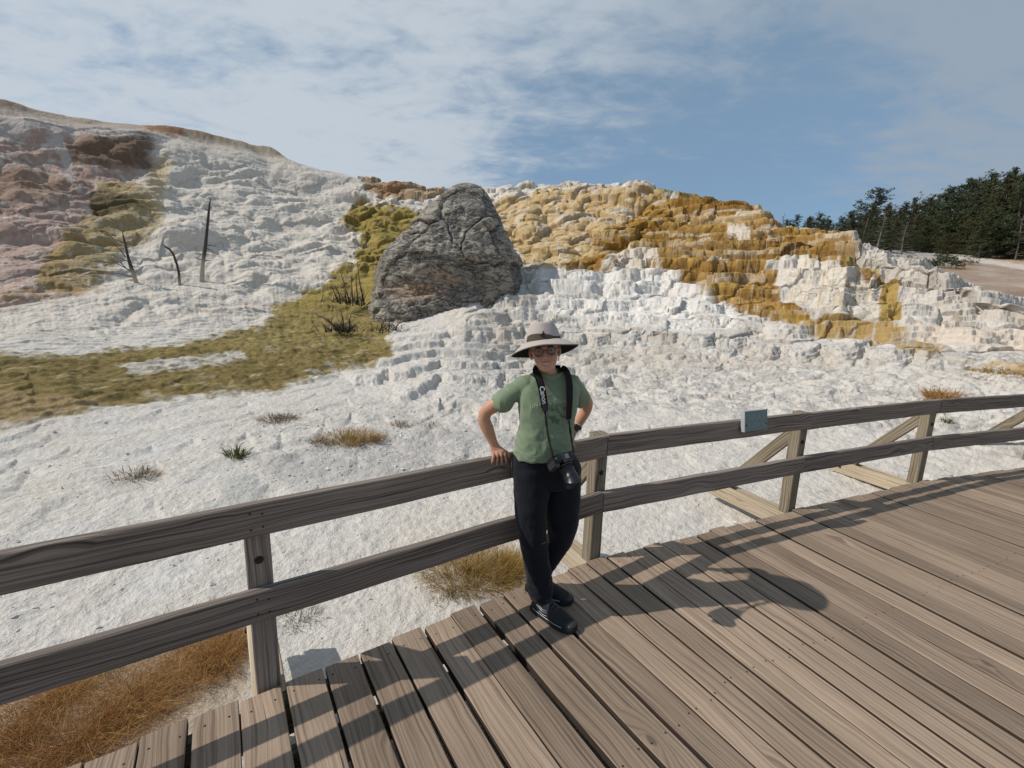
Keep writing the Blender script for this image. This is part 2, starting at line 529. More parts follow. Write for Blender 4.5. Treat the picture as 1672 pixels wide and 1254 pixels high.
def build_terrain():
    P, (ref), nc, nt, th, tt = base_terrain()
    rx, ry = ref[:, 0].astype(np.float32), ref[:, 1].astype(np.float32)
    P = P.astype(np.float32)
    x, y, z = P[:, 0], P[:, 1], P[:, 2]
    d = np.hypot(x, y)
    s = th.astype(np.float32) * 14.0
    N = len(P)
    # wobbled picture bearings so that the mineral zones have natural outlines
    wn = fbm(P * .55, 4, 11); wn2 = fbm(P * 1.9, 4, 31)
    wn3 = fbm(P * np.array([.55, .55, .8], np.float32) + 40, 4, 12)
    wn5 = fbm(P * 5.5, 3, 33); wn6 = fbm(P * 5.5 + 50, 3, 34)
    ax = rx + 26 * wn + 15 * wn2 + 9 * wn5
    ay = ry + 14 * wn3 + 9 * wn2 + 7 * wn6
    crestfade = 1.0 - sstep(.93, .96, tt.astype(np.float32))

    # ---- relief weights
    right = sstep(690, 860, rx)
    hillL = (1 - sstep(560, 740, rx)) * sstep(12.0, 15.0, d)
    terr = right * sstep(9.4, 11.2, d)
    bulb = poly_mask(ax, ay, [(700, 295), (1075, 300), (1100, 360), (1040, 400), (985, 430), (860, 450), (800, 420)], 16)
    bulb = np.maximum(bulb, .9 * poly_mask(ax, ay, [(590, 285), (720, 310), (690, 360), (640, 440), (580, 440), (565, 350)], 12))
    drape = poly_mask(ax, ay, [(1280, 462), (1440, 462), (1450, 520), (1400, 535), (1300, 512)], 10)
    bluff2 = poly_mask(ax, ay, [(1400, 425), (1530, 460), (1560, 540), (1470, 530), (1460, 470)], 12)
    terr = terr * (1 - .75 * bulb)
    off = np.zeros((N, 3), np.float32)
    # outward direction of the slope (towards the boardwalk)
    out = np.stack([-np.sin(th), -np.cos(th), np.zeros(N)], 1).astype(np.float32)
    slope_n = out * .75 + np.array([0, 0, .66], np.float32)

    # terraces on the right, three sizes
    dz1, f1, rj1 = terraces(z + .10 * wn2 + .05 * wn5, s + .25 * wn2, .40, 101, 1.5, .06, .03, .34, .34, .30)
    dz2, f2, rj2 = terraces(z + dz1 * .9 * terr + .03 * wn5, s + .15 * wn2, .13, 202, .8, .06, .03, .3, .3, .45, 1.4)
    big = terr * (1 - .55 * sstep(640, 600, ry) * sstep(560, 600, ry))
    bv = .45 + .55 * sstep(-.25, .15, vnoise(np.stack([s * .22, z * .35, d * .1], 1), 131))
    off[:, 2] += dz1 * big * .95 * bv * (1 - .6 * drape)
    off[:, 2] += dz2 * terr * .75
    # flat rimstone ripples on the pale flats and under the mat
    flats = sstep(3.2, 6.0, d) * (1 - sstep(13.0, 15.5, d)) * (1 - terr)
    dz3, f3, rj3 = terraces(z + .05 * wn + .02 * wn2, s, .05, 303, 1.6, .1, .02, .3, .45, .5, 1.6)
    off[:, 2] += dz3 * flats * .62
    matz = poly_mask(ax, ay, [(640, 520), (640, 590), (430, 638), (0, 690), (-320, 735), (-320, 596), (300, 560), (430, 532), (560, 520)], 12)
    off[:, 2] += matz * (.10 * fbm(P * np.array([1.2, 1.2, 4], np.float32), 3, 151) + .07 * np.abs(vnoise(P * 3.2, 152)) + .03 * vnoise(P * 9, 153))
    pw = poly_mask(ax, ay, [(600, 590), (660, 545), (800, 520), (900, 540), (1020, 600), (1020, 690), (860, 700), (740, 668), (560, 640)], 50)
    dz4, f4, rj4 = terraces(z + .05 * wn2 + .03 * wn5, s, .17, 404, 1.2, .06, .02, .24, .4, .5, 1.4)
    off[:, 2] += dz4 * pw * .95

    # pillow-like flowstone lobes
    def lobes(scale, amp, w, seed, squash=1.5, skew=.55, warp=.5):
        m = w > .01
        if not m.any(): return
        Q = P[m] / scale
        Q = Q + warp * np.stack([vnoise(Q * .7, seed + 1), vnoise(Q * .7 + 9, seed + 2), vnoise(Q * .7 + 21, seed + 3)], 1)
        Q[:, 2] *= squash
        F1, F2, D, Hh = vor(Q, seed)
        b = np.sqrt(np.clip(1 - (F1 / .95) ** 2, 0, 1)) * (1 - skew * D[:, 2] * 1.6) * (.55 + .75 * Hh) - .62
        off[m] += (slope_n[m] * (b * amp * w[m])[:, None]).astype(np.float32)
    hl = hillL * crestfade * (1 - .65 * sstep(.88, .93, tt.astype(np.float32)))
    steepL = hl * sstep(15.0, 20, d)
    def puffs(scale, amp, w, seed, squash=1.5, warp=.45):
        m = w > .01
        Q = P[m] / scale
        Q = Q + warp * np.stack([vnoise(Q * .6, seed + 1), vnoise(Q * .6 + 9, seed + 2), vnoise(Q * .6 + 21, seed + 3)], 1)
        Q[:, 2] *= squash
        b = np.abs(vnoise(Q, seed))
        b = np.sqrt(b * b + .006) * 1.35 - .42
        off[m] += (slope_n[m] * (b * amp * w[m])[:, None]).astype(np.float32)
    puffs(3.6, .75, steepL, 41, 2.0, .8)
    puffs(1.35, .34, hl, 44, 2.0, .8)
    puffs(.50, .10, hl + .35 * flats * sstep(10.5, 12, d), 45, 2.0, .6)
    lobes(2.2, .12, steepL, 42, 1.3, .5, 1.2)
    puffs(.21, .034, hl, 47, 1.6, .8)
    # narrow runnels down the flowstone
    run = vnoise(np.stack([s * 9.0 + 2.0 * wn2, z * .7, d * .35], 1), 141) + .6 * vnoise(np.stack([s * 21.0 + 2 * wn2, z * 1.1, d * .6], 1), 142)
    off += slope_n * (run * .020 * hl)[:, None]
    lobes(1.0, .42, bulb * crestfade, 51, 1.0, .55)
    lobes(.40, .12, np.maximum(bulb, .5 * terr * sstep(11.5, 13, d)) * crestfade, 52, 1.0, .5)
    lobes(.80, .20, terr * (1 - bulb) * crestfade * sstep(10.8, 12.0, d), 54, .8, .5)
    lobes(.9, .30, np.maximum(drape, bluff2) * crestfade, 53, .7, .5)

    # fluting on steep faces
    fl = vnoise(np.stack([s * 7.0, z * .8, d * .8], 1), 71) + .6 * vnoise(np.stack([s * 17.0, z * 1.2, d * 1.4], 1), 72)
    off += out * (fl * .012 * np.maximum(terr, bulb))[:, None]
    # rubble and crumbled crust in front of the terraces
    rub = right * sstep(7.0, 8.6, d) * (1 - sstep(11.0, 12.2, d)) + .35 * poly_mask(ax, ay, [(380, 690), (700, 640), (900, 640), (1000, 720), (760, 780), (430, 760)], 30)
    rub = np.clip(rub, 0, 1)
    m = rub > .01
    Q = P[m] / np.array([.34, .34, .34], np.float32); Q += .35 * np.stack([vnoise(Q * 1.3, 5), vnoise(Q * 1.3 + 7, 6), vnoise(Q * 1.3 + 3, 7)], 1)
    F1, F2, D, Hh = vor(Q, 61)
    Qb = P[m] / .12
    G1, G2, GD, GH = vor(Qb, 62)
    big_n = fbm(P[m] * .9, 3, 64)
    hgt = (Hh - .45) * .11 * sstep(.0, .18, F2 - F1) + (GH - .5) * .035 + np.maximum(big_n, 0) * .16
    off[m, 2] += hgt * rub[m] * .72
    # loose ground
    near = 1 - sstep(9, 12, d)
    gr = fbm(P * np.array([3.2, 3.2, 3.2], np.float32), 4, 81)
    gr2 = fbm(P * 16.0, 3, 82)
    gr3 = fbm(P * np.array([1.0, 1.0, 1.0], np.float32), 3, 83)
    off[:, 2] += near * (.020 * gr + .013 * gr2 + .04 * gr3)
    allr = fbm(P * 7.0, 3, 91)
    off += slope_n * (allr * .022 * sstep(9, 12, d) * crestfade)[:, None]
    # ridge cap: a thin overhanging rim along the left crest
    rim = np.exp(-((tt - .935) / .006) ** 2).astype(np.float32) * (1 - sstep(440, 480, rx)) * (.35 + .65 * sstep(-.1, .3, vnoise(np.stack([s * .35, s * 0, s * 0], 1), 95) + .25))
    off[:, 2] += rim * .42
    # keep the ground well below the boardwalk
    under = 1 - sstep(2.2, 3.4, d)
    off[:, 2] *= (1 - .5 * under)
    Pf = P + off

    # ---- mineral colours (surface pigments)
    def C(r, g_, b): return np.array([r, g_, b], np.float32)
    col = np.empty((N, 3), np.float32); col[:] = C(.62, .58, .53)
    v1 = fbm(P * 1.3 + 5, 4, 111); v2 = fbm(P * 4.0 + 3, 4, 112); v3 = fbm(P * np.array([6, 6, 1.2], np.float32), 3, 113)
    streak = fbm(np.stack([s * 5.0, z * .45, d * .5], 1), 4, 114)
    streakf = fbm(np.stack([s * 16.0, z * .8, d * 1.2], 1), 3, 115)

    def put(w, c, k=1.0):
        nonlocal col
        ww = np.clip(w * k, 0, 1)[:, None]
        col = col * (1 - ww) + c * ww
    # warm / cool drifts in the white
    put(sstep(.0, .5, v1) * .55, C(.63, .56, .475))
    put(sstep(.05, .45, -v1 + .3 * v2) * .5, C(.60, .585, .57))
    # left hill, warmer and duller
    put(hillL * .55, C(.62, .555, .475))
    put(hillL * sstep(.1, .45, v2 + .4 * v1), C(.60, .45, .36), .45)
    # grey crust in front
    put(rub * sstep(-.14, .24, v2 + .55 * gr2), C(.37, .352, .335), .8)
    put(rub * sstep(.16, .34, gr2 + .4 * v2), C(.20, .19, .18), .7)
    put(near * sstep(.12, .42, v2 + .3 * v1), C(.45, .43, .405), .55)
    put(poly_mask(ax, ay, [(420, 760), (560, 715), (760, 690), (850, 720), (700, 765), (480, 800)], 26) * sstep(-.3, .3, v2 + .2), C(.42, .40, .385), .75)
    put(poly_mask(ax, ay, [(360, 790), (420, 780), (440, 815), (380, 830)], 12), C(.42, .42, .40), .6)
    grey_t = terr * sstep(.10, .40, v1 * .7 + v3 * .6) * (1 - bulb)
    put(grey_t, C(.42, .40, .375), .7)
    put(np.maximum(drape, 0) * sstep(-.15, .3, v3 + .3 * v2), C(.40, .37, .33), .8)
    put(terr * sstep(.25, .5, rj1 - .35 + v2 * .5), C(.60, .52, .44), .5)

    # pink-brown flows on the far left
    pk = poly_mask(ax, ay, [(-320, 150), (0, 172), (120, 186), (235, 215), (258, 262), (200, 295), (165, 330), (140, 380), (118, 440), (130, 472), (0, 492), (-320, 505)], 60)
    put(pk * sstep(-.42, .25, v2 + .6 * v1 + .12), C(.36, .235, .19), .85)
    put(pk * sstep(340, 420, ry) * sstep(-.3, .3, v1 + .2), C(.46, .34, .29), .55)
    put(pk * sstep(.05, .35, v2), C(.46, .33, .28), .6)
    put(pk * sstep(.1, .4, -v1 + .3 * v2), C(.24, .125, .085), .6)
    put(poly_mask(ax, ay, [(-300, 300), (60, 270), (130, 300), (70, 330), (-300, 345)], 40), C(.23, .135, .075), .55)
    put(poly_mask(ax, ay, [(110, 232), (240, 218), (250, 262), (170, 268), (120, 258)], 22) * sstep(-.5, 0, v2 + .2), C(.135, .083, .05), .85)
    put(poly_mask(ax, ay, [(-320, 172), (30, 176), (110, 185), (230, 205), (232, 222), (80, 215), (-320, 205)], 9), C(.52, .46, .42), .85)
    put(poly_mask(ax, ay, [(70, 205), (95, 215), (122, 258), (118, 300), (105, 300), (105, 262)], 7), C(.55, .48, .44), .75)
    # tan-olive tongue
    ol = poly_mask(ax, ay, [(165, 292), (225, 286), (258, 340), (275, 372), (205, 400), (150, 468), (95, 475), (60, 455), (105, 380), (140, 350)], 16)
    put(ol * sstep(-.35, .15, v2 + .15), C(.30, .215, .085), .85)
    put(poly_mask(ax, ay, [(138, 312), (200, 318), (238, 338), (150, 342)], 7), C(.085, .065, .03), .85)
    put(poly_mask(ax, ay, [(245, 262), (275, 240), (275, 290), (262, 350), (240, 330)], 10), C(.43, .31, .14), .6)
    put(poly_mask(ax, ay, [(-320, 480), (150, 462), (170, 475), (60, 492), (-320, 510)], 8) * sstep(-.2, .2, v2), C(.36, .23, .12), .7)
    # left crest
    put(rim * sstep(.0, .2, vnoise(np.stack([s * .8, s * 0, s * 0], 1), 96) + .1), C(.20, .11, .055), .8)
    put(np.exp(-((tt - .932) / .01) ** 2) * (1 - sstep(470, 500, rx)), C(.34, .25, .15), .5)
    put(poly_mask(ax, ay, [(235, 195), (300, 205), (300, 225), (240, 215)], 5), C(.30, .14, .07), .8)

    # olive mat to the left of the rock cone, spreading over the flat
    om = poly_mask(ax, ay, [(585, 325), (620, 335), (700, 345), (700, 420), (640, 450), (640, 590), (560, 602), (430, 638), (210, 658), (0, 690), (-320, 735), (-320, 596), (0, 583), (150, 583), (300, 560), (430, 532), (450, 505), (540, 452), (582, 425), (588, 385), (562, 352)], 70)
    om = sstep(.30, .62, om + .42 * v2 + .16 * wn5)
    isl = poly_mask(ax, ay, [(190, 600), (300, 582), (400, 572), (405, 588), (300, 604), (215, 612)], 8) * sstep(-.35, .1, v2 + .1)
    patchy = sstep(-.55, -.1, v2 + .45 * v1 + .35 * sstep(470, 560, ay) * 0 + .15)
    om2 = om * (1 - .85 * isl) * np.maximum(patchy, sstep(560, 520, ry) * .9)
    put(om2, C(.245, .185, .048), .93)
    put(om2 * sstep(520, 470, ry), C(.33, .245, .062), .55)
    put(om2 * sstep(.0, .35, v2 + .3 * streakf), C(.33, .245, .08), .6)
    put(om2 * sstep(.05, .4, -v2 + .3 * v1), C(.155, .115, .032), .7)
    put(om2 * sstep(545, 600, ry), C(.165, .118, .042), .6)
    hst = fbm(np.stack([s * 1.1 + wn2, z * 16.0, d * 2.6], 1), 4, 161)
    put(om2 * sstep(515, 560, ry) * sstep(.14, .36, hst + .3 * v2), C(.46, .39, .27), .6)
    put(om2 * sstep(515, 560, ry) * sstep(.10, .36, -hst), C(.10, .075, .028), .6)
    put(poly_mask(ax, ay, [(-320, 672), (0, 640), (120, 650), (200, 655), (0, 705), (-320, 750)], 18), C(.40, .28, .15), .55)
    put(poly_mask(ax, ay, [(590, 288), (660, 300), (725, 312), (700, 330), (640, 322), (600, 312)], 6), C(.33, .215, .10), .8)
    put(poly_mask(ax, ay, [(612, 300), (665, 303), (655, 318), (615, 316)], 5), C(.30, .15, .08), .7)
    put(poly_mask(ax, ay, [(675, 322), (720, 325), (710, 348), (668, 345)], 5), C(.66, .62, .57), .9)

    # ochre field right of the cone
    oc = poly_mask(ax, ay, [(800, 330), (850, 318), (960, 308), (1080, 318), (1100, 400), (1000, 436), (960, 446), (870, 446), (835, 400)], 12)
    put(oc * sstep(-.4, .12, v1 + .35 * v2 + .06), C(.53, .37, .16), .85)
    put(oc * sstep(.08, .36, v2 + .4 * streak), C(.385, .25, .085), .75)
    put(oc * sstep(.06, .4, -v2 - .2 * v1), C(.68, .62, .53), .75)
    put(oc * sstep(.12, .4, -v1 + .4 * v3), C(.52, .36, .24), .6)
    put(poly_mask(ax, ay, [(930, 300), (1080, 300), (1080, 330), (960, 335)], 8) * sstep(-.1, .3, streak + .2 * v2), C(.44, .27, .10), .6)
    put(poly_mask(ax, ay, [(840, 300), (950, 296), (950, 308), (850, 312)], 4) * sstep(-.1, .3, streakf), C(.36, .28, .10), .7)
    put(poly_mask(ax, ay, [(1070, 300), (1135, 308), (1130, 325), (1075, 323)], 4), C(.15, .14, .025), .85)
    # cream, tan and grey ledges, shelf by shelf
    put(terr * sstep(.55, .75, rj2) * sstep(.2, .6, rj1 + .4 * v1), C(.52, .455, .375), .6)
    put(terr * sstep(.62, .8, rj1) * sstep(-.2, .2, v2), C(.44, .41, .38), .55)
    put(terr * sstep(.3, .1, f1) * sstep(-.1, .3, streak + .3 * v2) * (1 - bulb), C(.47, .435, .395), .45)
    # deep orange terraces
    A = poly_mask(ax, ay, [(1000, 385), (1060, 345), (1110, 322), (1225, 322), (1255, 358), (1385, 366), (1400, 452), (1378, 445), (1300, 426), (1250, 440), (1258, 466), (1275, 495), (1330, 520), (1240, 520), (1160, 488), (1105, 448), (1070, 436), (960, 446), (915, 440), (960, 415)], 8)
    put(A * sstep(-.55, .0, v2 + .2 * streak + .25), C(.35, .19, .034), .93)
    put(A * sstep(.02, .3, streak + .3 * v2), C(.185, .095, .02), .85)
    put(A * sstep(.1, .4, -streak + .4 * v1), C(.43, .285, .085), .65)
    put(A * sstep(.16, .36, streakf - .2 * v1) * sstep(1150, 1200, rx), C(.62, .52, .38), .75)
    put(poly_mask(ax, ay, [(1105, 322), (1230, 325), (1228, 352), (1110, 350)], 6) * sstep(-.2, .25, streakf), C(.20, .095, .018), .8)
    put(A * sstep(.45, .7, rj2) * sstep(-.2, .2, v1 + .3 * v2), C(.46, .30, .085), .65)
    put(A * sstep(.66, .82, rj1) * sstep(-.1, .25, streak + .2), C(.56, .44, .28), .7)
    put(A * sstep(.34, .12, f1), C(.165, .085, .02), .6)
    put(A * sstep(.8, .95, rj2 + .2 * v2), C(.60, .53, .42), .6)
    B = poly_mask(ax, ay, [(1432, 462), (1466, 466), (1470, 524), (1436, 526)], 24)
    B = sstep(.25, .6, B + .45 * v2 + .25 * streakf)
    put(B, C(.38, .25, .055), .9); put(B * sstep(.05, .3, streak), C(.30, .17, .02), .6)
    Cc = poly_mask(ax, ay, [(1250, 508), (1330, 518), (1400, 528), (1470, 548), (1535, 572), (1515, 592), (1420, 566), (1320, 540)], 7)
    put(Cc * sstep(-.25, .1, v2 + .3 * streakf + .1), C(.36, .22, .045), .85); put(Cc * sstep(.1, .35, -v2), C(.21, .11, .02), .7)
    put(poly_mask(ax, ay, [(1380, 425), (1400, 432), (1440, 462), (1425, 468), (1385, 455)], 5), C(.45, .36, .13), .7)
    put(poly_mask(ax, ay, [(1395, 455), (1425, 458), (1440, 470), (1400, 470)], 4), C(.33, .17, .04), .8)
    put(oc * sstep(.6, .8, rj2), C(.40, .26, .10), .35)
    # white shelves kept inside the orange
    W = np.maximum(poly_mask(ax, ay, [(985, 412), (1065, 408), (1075, 432), (985, 440)], 4), poly_mask(ax, ay, [(1262, 446), (1300, 432), (1370, 430), (1398, 462), (1435, 480), (1430, 522), (1320, 512), (1275, 470)], 6))
    W = np.maximum(W, poly_mask(ax, ay, [(1180, 372), (1232, 375), (1225, 392), (1190, 388)], 4))
    put(W, C(.66, .60, .52), .9)
    put(W * drape * sstep(-.1, .3, v3 + .2 * v2), C(.45, .41, .36), .7)
    put(W * sstep(.12, .3, streakf), C(.47, .32, .13), .6)
    # cream runoff low on the right
    put(poly_mask(ax, ay, [(1470, 530), (1700, 545), (1700, 585), (1500, 560)], 12), C(.66, .55, .45), .6)
    put(poly_mask(ax, ay, [(1580, 595), (1720, 600), (1720, 625), (1600, 612)], 10) * sstep(-.2, .2, v2), C(.45, .29, .10), .7)
    put(poly_mask(ax, ay, [(880, 440), (1080, 445), (1180, 490), (1215, 535), (1080, 540), (880, 510)], 16) * sstep(-.3, .2, -v1 + .2), C(.75, .72, .68), .8)
    # soil with dry roots bottom left
    put(poly_mask(ax, ay, [(-320, 1060), (0, 1090), (180, 1050), (400, 1010), (420, 1120), (300, 1300), (-320, 1400)], 40) * sstep(-.4, .2, v2 + .25), C(.36, .25, .15), .6)
    put(poly_mask(ax, ay, [(690, 920), (850, 880), (850, 990), (720, 960)], 25), C(.50, .40, .30), .5)
    # fine tonal grain
    col *= (1 + .13 * v2 + .09 * gr2 + .06 * allr)[:, None]
    col = np.clip(col, .01, .82)

    idx = np.arange(nc * nt).reshape(nc, nt)
    F = np.stack([idx[:-1, :-1], idx[:-1, 1:], idx[1:, 1:], idx[1:, :-1]], -1).reshape(-1, 4)
    F = F[:, ::-1]
    return Pf, F, col


def terrain_material():
    m = bpy.data.materials.new('travertine'); m.use_nodes = True
    g = NG(m.node_tree)
    at = g.n('ShaderNodeAttribute'); at.attribute_name = 'Col'
    geo = g.n('ShaderNodeNewGeometry')
    pos = geo.outputs['Position']
    n1 = g.noise(pos, 9.0, 6, .62)
    n2 = g.noise(pos, 55.0, 4, .65)
    n3 = g.noise(g.mapping(pos, (14, 14, 2.2)), 1.0, 5, .6)
    v = g.n('ShaderNodeTexVoronoi', {'feature': 'DISTANCE_TO_EDGE'}, Vector=pos, Scale=6.0)
    crack = g.ramp(v.outputs['Distance'], [(0.0, .72), (.035, 1.0)])
    k = g.math('MULTIPLY_ADD', n1, .42, .79)
    k = g.math('MULTIPLY', k, g.math('MULTIPLY_ADD', n2, .36, .82))
    k = g.math('MULTIPLY', k, g.math('MULTIPLY_ADD', n3, .24, .88))
    c = g.mix(1.0, at.outputs['Color'], k, 'MULTIPLY')
    patch = g.ramp(g.noise(pos, 1.6, 3, .6), [(.52, 0.0), (.66, 1.0)])
    c = g.mix(g.math('MULTIPLY', patch, .55), c, g.mix(1.0, c, crack, 'MULTIPLY'))
    h = g.math('MULTIPLY_ADD', n2, .35, g.math('MULTIPLY_ADD', n1, 1.0, g.math('MULTIPLY', n3, .5)))
    bp = g.n('ShaderNodeBump', Strength=.75, Distance=.05, Height=h)
    b = g.n('ShaderNodeBsdfPrincipled', Base_Color=c, Roughness=.92, Normal=bp)
    b.inputs['Specular IOR Level'].default_value = .15
    o = g.n('ShaderNodeOutputMaterial')
    g.t.links.new(b.outputs[0], o.inputs[0])
    return m


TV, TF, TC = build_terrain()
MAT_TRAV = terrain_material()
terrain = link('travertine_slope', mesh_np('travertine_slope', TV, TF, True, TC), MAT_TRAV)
tag(terrain, 'white, ochre and olive travertine hot spring terraces rising behind the railing', 'terrain', kind='structure')
_tx, _ty, _tz = project(TV.astype(np.float64))


def ground_pt(px, py, rad=4.0):
    """visible terrain point in the direction of a picture position"""
    d2 = (_tx - px) ** 2 + (_ty - py) ** 2
    d2[_tz < .2] = 1e9
    c = np.where(d2 < rad * rad)[0]
    if len(c) == 0:
        return Vector(TV[np.argmin(d2)].tolist())
    return Vector(TV[c[np.argmin(_tz[c])]].tolist())


def ground_z(x, y):
    d2 = (TV[:, 0] - x) ** 2 + (TV[:, 1] - y) ** 2
    return float(TV[np.argmin(d2), 2])


# wide plain beyond and behind, out to the horizon
def plain_material():
    m = bpy.data.materials.new('dry_plain'); m.use_nodes = True
    g = NG(m.node_tree)
    pos = g.n('ShaderNodeNewGeometry').outputs['Position']
    n = g.noise(pos, .35, 6, .6); n2 = g.noise(pos, 3.0, 5, .65)
    c = g.ramp(g.math('MULTIPLY_ADD', n2, .35, g.math('MULTIPLY', n, .65)), [(.3, (.20, .15, .105)), (.5, (.42, .36, .30)), (.68, (.60, .56, .51))])
    bp = g.n('ShaderNodeBump', Strength=.6, Distance=.1, Height=n2)
    b = g.n('ShaderNodeBsdfPrincipled', Base_Color=c, Roughness=.95, Normal=bp)
    o = g.n('ShaderNodeOutputMaterial'); g.t.links.new(b.outputs[0], o.inputs[0])
    return m


MAT_PLAIN = plain_material()
_r = [0.0, 6.0, 14.0, 40.0, 100.0, 300.0, 900.0]
_V = []; _F = []
for i, r in enumerate(_r):
    for k in range(48):
        a = 2 * math.pi * k / 48
        _V.append((r * math.cos(a), r * math.sin(a), -.62 if r < 50 else -1.2))
for i in range(len(_r) - 1):
    for k in range(48):
        _F.append((i * 48 + k, (i + 1) * 48 + k, (i + 1) * 48 + (k + 1) % 48, i * 48 + (k + 1) % 48))
tag(link('ground', mesh_np('ground', _V, _F), MAT_PLAIN), 'wide pale dry ground around the boardwalk', 'ground', kind='structure')


# brown hillside under the forest on the right
def hillside():
    xs = np.linspace(1150, 2250, 260); u = np.linspace(0, 1, 160)
    V = np.zeros((len(xs), len(u), 3)); 
    for i, x in enumerate(xs):
        dr = pix_ray(x, 450); th = math.atan2(dr[0], dr[1])
        k = (x - 1150) / 1100.0
        y1 = np.interp(x, [1150, 1400, 1500, 1600, 1672, 1800, 2250], [400, 408, 413, 421, 425, 430, 450])
        ztop = pix_at_dist(x, y1, 50)[2]
        z0 = np.interp(x, [1150, 1450, 1672, 2250], [.6, 1.0, .8, .2])
        for j, t in enumerate(u):
            if t < .62:
                f = t / .62
                dd = 19 + 31 * f
                zz = z0 + (ztop - z0) * (f ** .92)
            else:
                f = (t - .62) / .38
                dd = 50 + 90 * f
                zz = ztop + 17 * f * np.interp(x, [1150, 1400, 1672, 2250], [.12, .25, .85, 1.0])
            V[i, j] = (dd * math.sin(th), dd * math.cos(th), zz)
    V = V.reshape(-1, 3).astype(np.float32)
    V[:, 2] += .25 * fbm(V * .25, 4, 7) + .10 * fbm(V * 1.1, 3, 8)
    rx, ry, _ = project(V.astype(np.float64))
    n1 = fbm(V * np.array([.5, .5, .5], np.float32), 4, 9); n2 = fbm(V * 2.2, 4, 10)
    ax = rx + 16 * n1; ay = ry + 6 * n2 + 5 * n1
    col = np.empty((len(V), 3), np.float32); col[:] = (.335, .25, .19)
    def put(w, c):
        nonlocal col
        w = np.clip(w, 0, 1)[:, None]; col = col * (1 - w) + np.array(c, np.float32) * w
    put(sstep(-.1, .35, n1 + .4 * n2) * .7, (.46, .385, .33))
    put(sstep(.05, .35, n2) * .5, (.24, .185, .15))
    put(poly_mask(ax, ay, [(1350, 400), (1560, 405), (1560, 432), (1440, 440), (1380, 425)], 8) * .7, (.44, .42, .40))
    put(poly_mask(ax, ay, [(1540, 408), (1600, 418), (1700, 436), (1700, 444), (1590, 428), (1530, 416)], 4) * .9, (.60, .54, .48))
    put(poly_mask(ax, ay, [(1420, 428), (1600, 435), (1600, 442), (1450, 442)], 5) * .6, (.34, .23, .13))
    put(poly_mask(ax, ay, [(1600, 415), (1720, 415), (1720, 436), (1640, 428)], 5) * .8, (.46, .31, .21))
    put(poly_mask(ax, ay, [(1590, 480), (1720, 470), (1720, 510), (1640, 505)], 8) * .6, (.22, .15, .10))
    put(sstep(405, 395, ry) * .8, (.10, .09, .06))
    idx = np.arange(len(xs) * len(u)).reshape(len(xs), len(u))
    F = np.stack([idx[:-1, :-1], idx[:-1, 1:], idx[1:, 1:], idx[1:, :-1]], -1).reshape(-1, 4)[:, ::-1]
    return V, F, np.clip(col, .02, .8)


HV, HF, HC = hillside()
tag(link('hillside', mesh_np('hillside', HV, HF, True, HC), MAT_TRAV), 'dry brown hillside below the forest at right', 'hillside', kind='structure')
_hx, _hy, _hz = project(HV.astype(np.float64))


def hill_pt(px, py):
    i = np.argmin((_hx - px) ** 2 + (_hy - py) ** 2 + (_hz < 1) * 1e9)
    return Vector(HV[i].tolist())
# ------------------------------------------------------------------ the grey rock cone
def rock_material():
    m = bpy.data.materials.new('grey_rock'); m.use_nodes = True
    g = NG(m.node_tree)
    at = g.n('ShaderNodeAttribute'); at.attribute_name = 'Col'
    pos = g.n('ShaderNodeNewGeometry').outputs['Position']
    n1 = g.noise(pos, 3.2, 9, .66); n2 = g.noise(pos, 42.0, 5, .7)
    def ridge(sc, rot, w):
        r = g.noise(g.mapping(pos, sc, rot=rot), 1.0, 5, .6, .6)
        return g.ramp(g.math('ABSOLUTE', g.math('SUBTRACT', r, .5)), [(0.0, .25), (w, 1.0)])
    crack = g.math('MULTIPLY', ridge((.9, .9, 3.2), (.5, .25, .2), .022), ridge((2.4, 2.4, 4.5), (-.35, .5, 1.0), .02))
    lich = g.ramp(g.noise(pos, 11.0, 6, .7), [(.50, 0.0), (.57, 1.0)])
    c = g.mix(1.0, at.outputs['Color'], g.math('MULTIPLY_ADD', n1, 1.0, .55), 'MULTIPLY')
    c = g.mix(1.0, c, g.math('MULTIPLY_ADD', n2, .9, .78), 'MULTIPLY')
    c = g.mix(g.math('MULTIPLY', lich, .5), c, (.40, .385, .345))
    c = g.mix(.8, c, g.mix(1.0, c, crack, 'MULTIPLY'))
    h = g.math('MULTIPLY_ADD', n2, .4, n1)
    h = g.math('MULTIPLY_ADD', crack, .5, h)
    bp = g.n('ShaderNodeBump', Strength=.9, Distance=.09, Height=h)
    b = g.n('ShaderNodeBsdfPrincipled', Base_Color=c, Roughness=.9, Normal=bp)
    b.inputs['Specular IOR Level'].default_value = .2
    o = g.n('ShaderNodeOutputMaterial'); g.t.links.new(b.outputs[0], o.inputs[0])
    return m


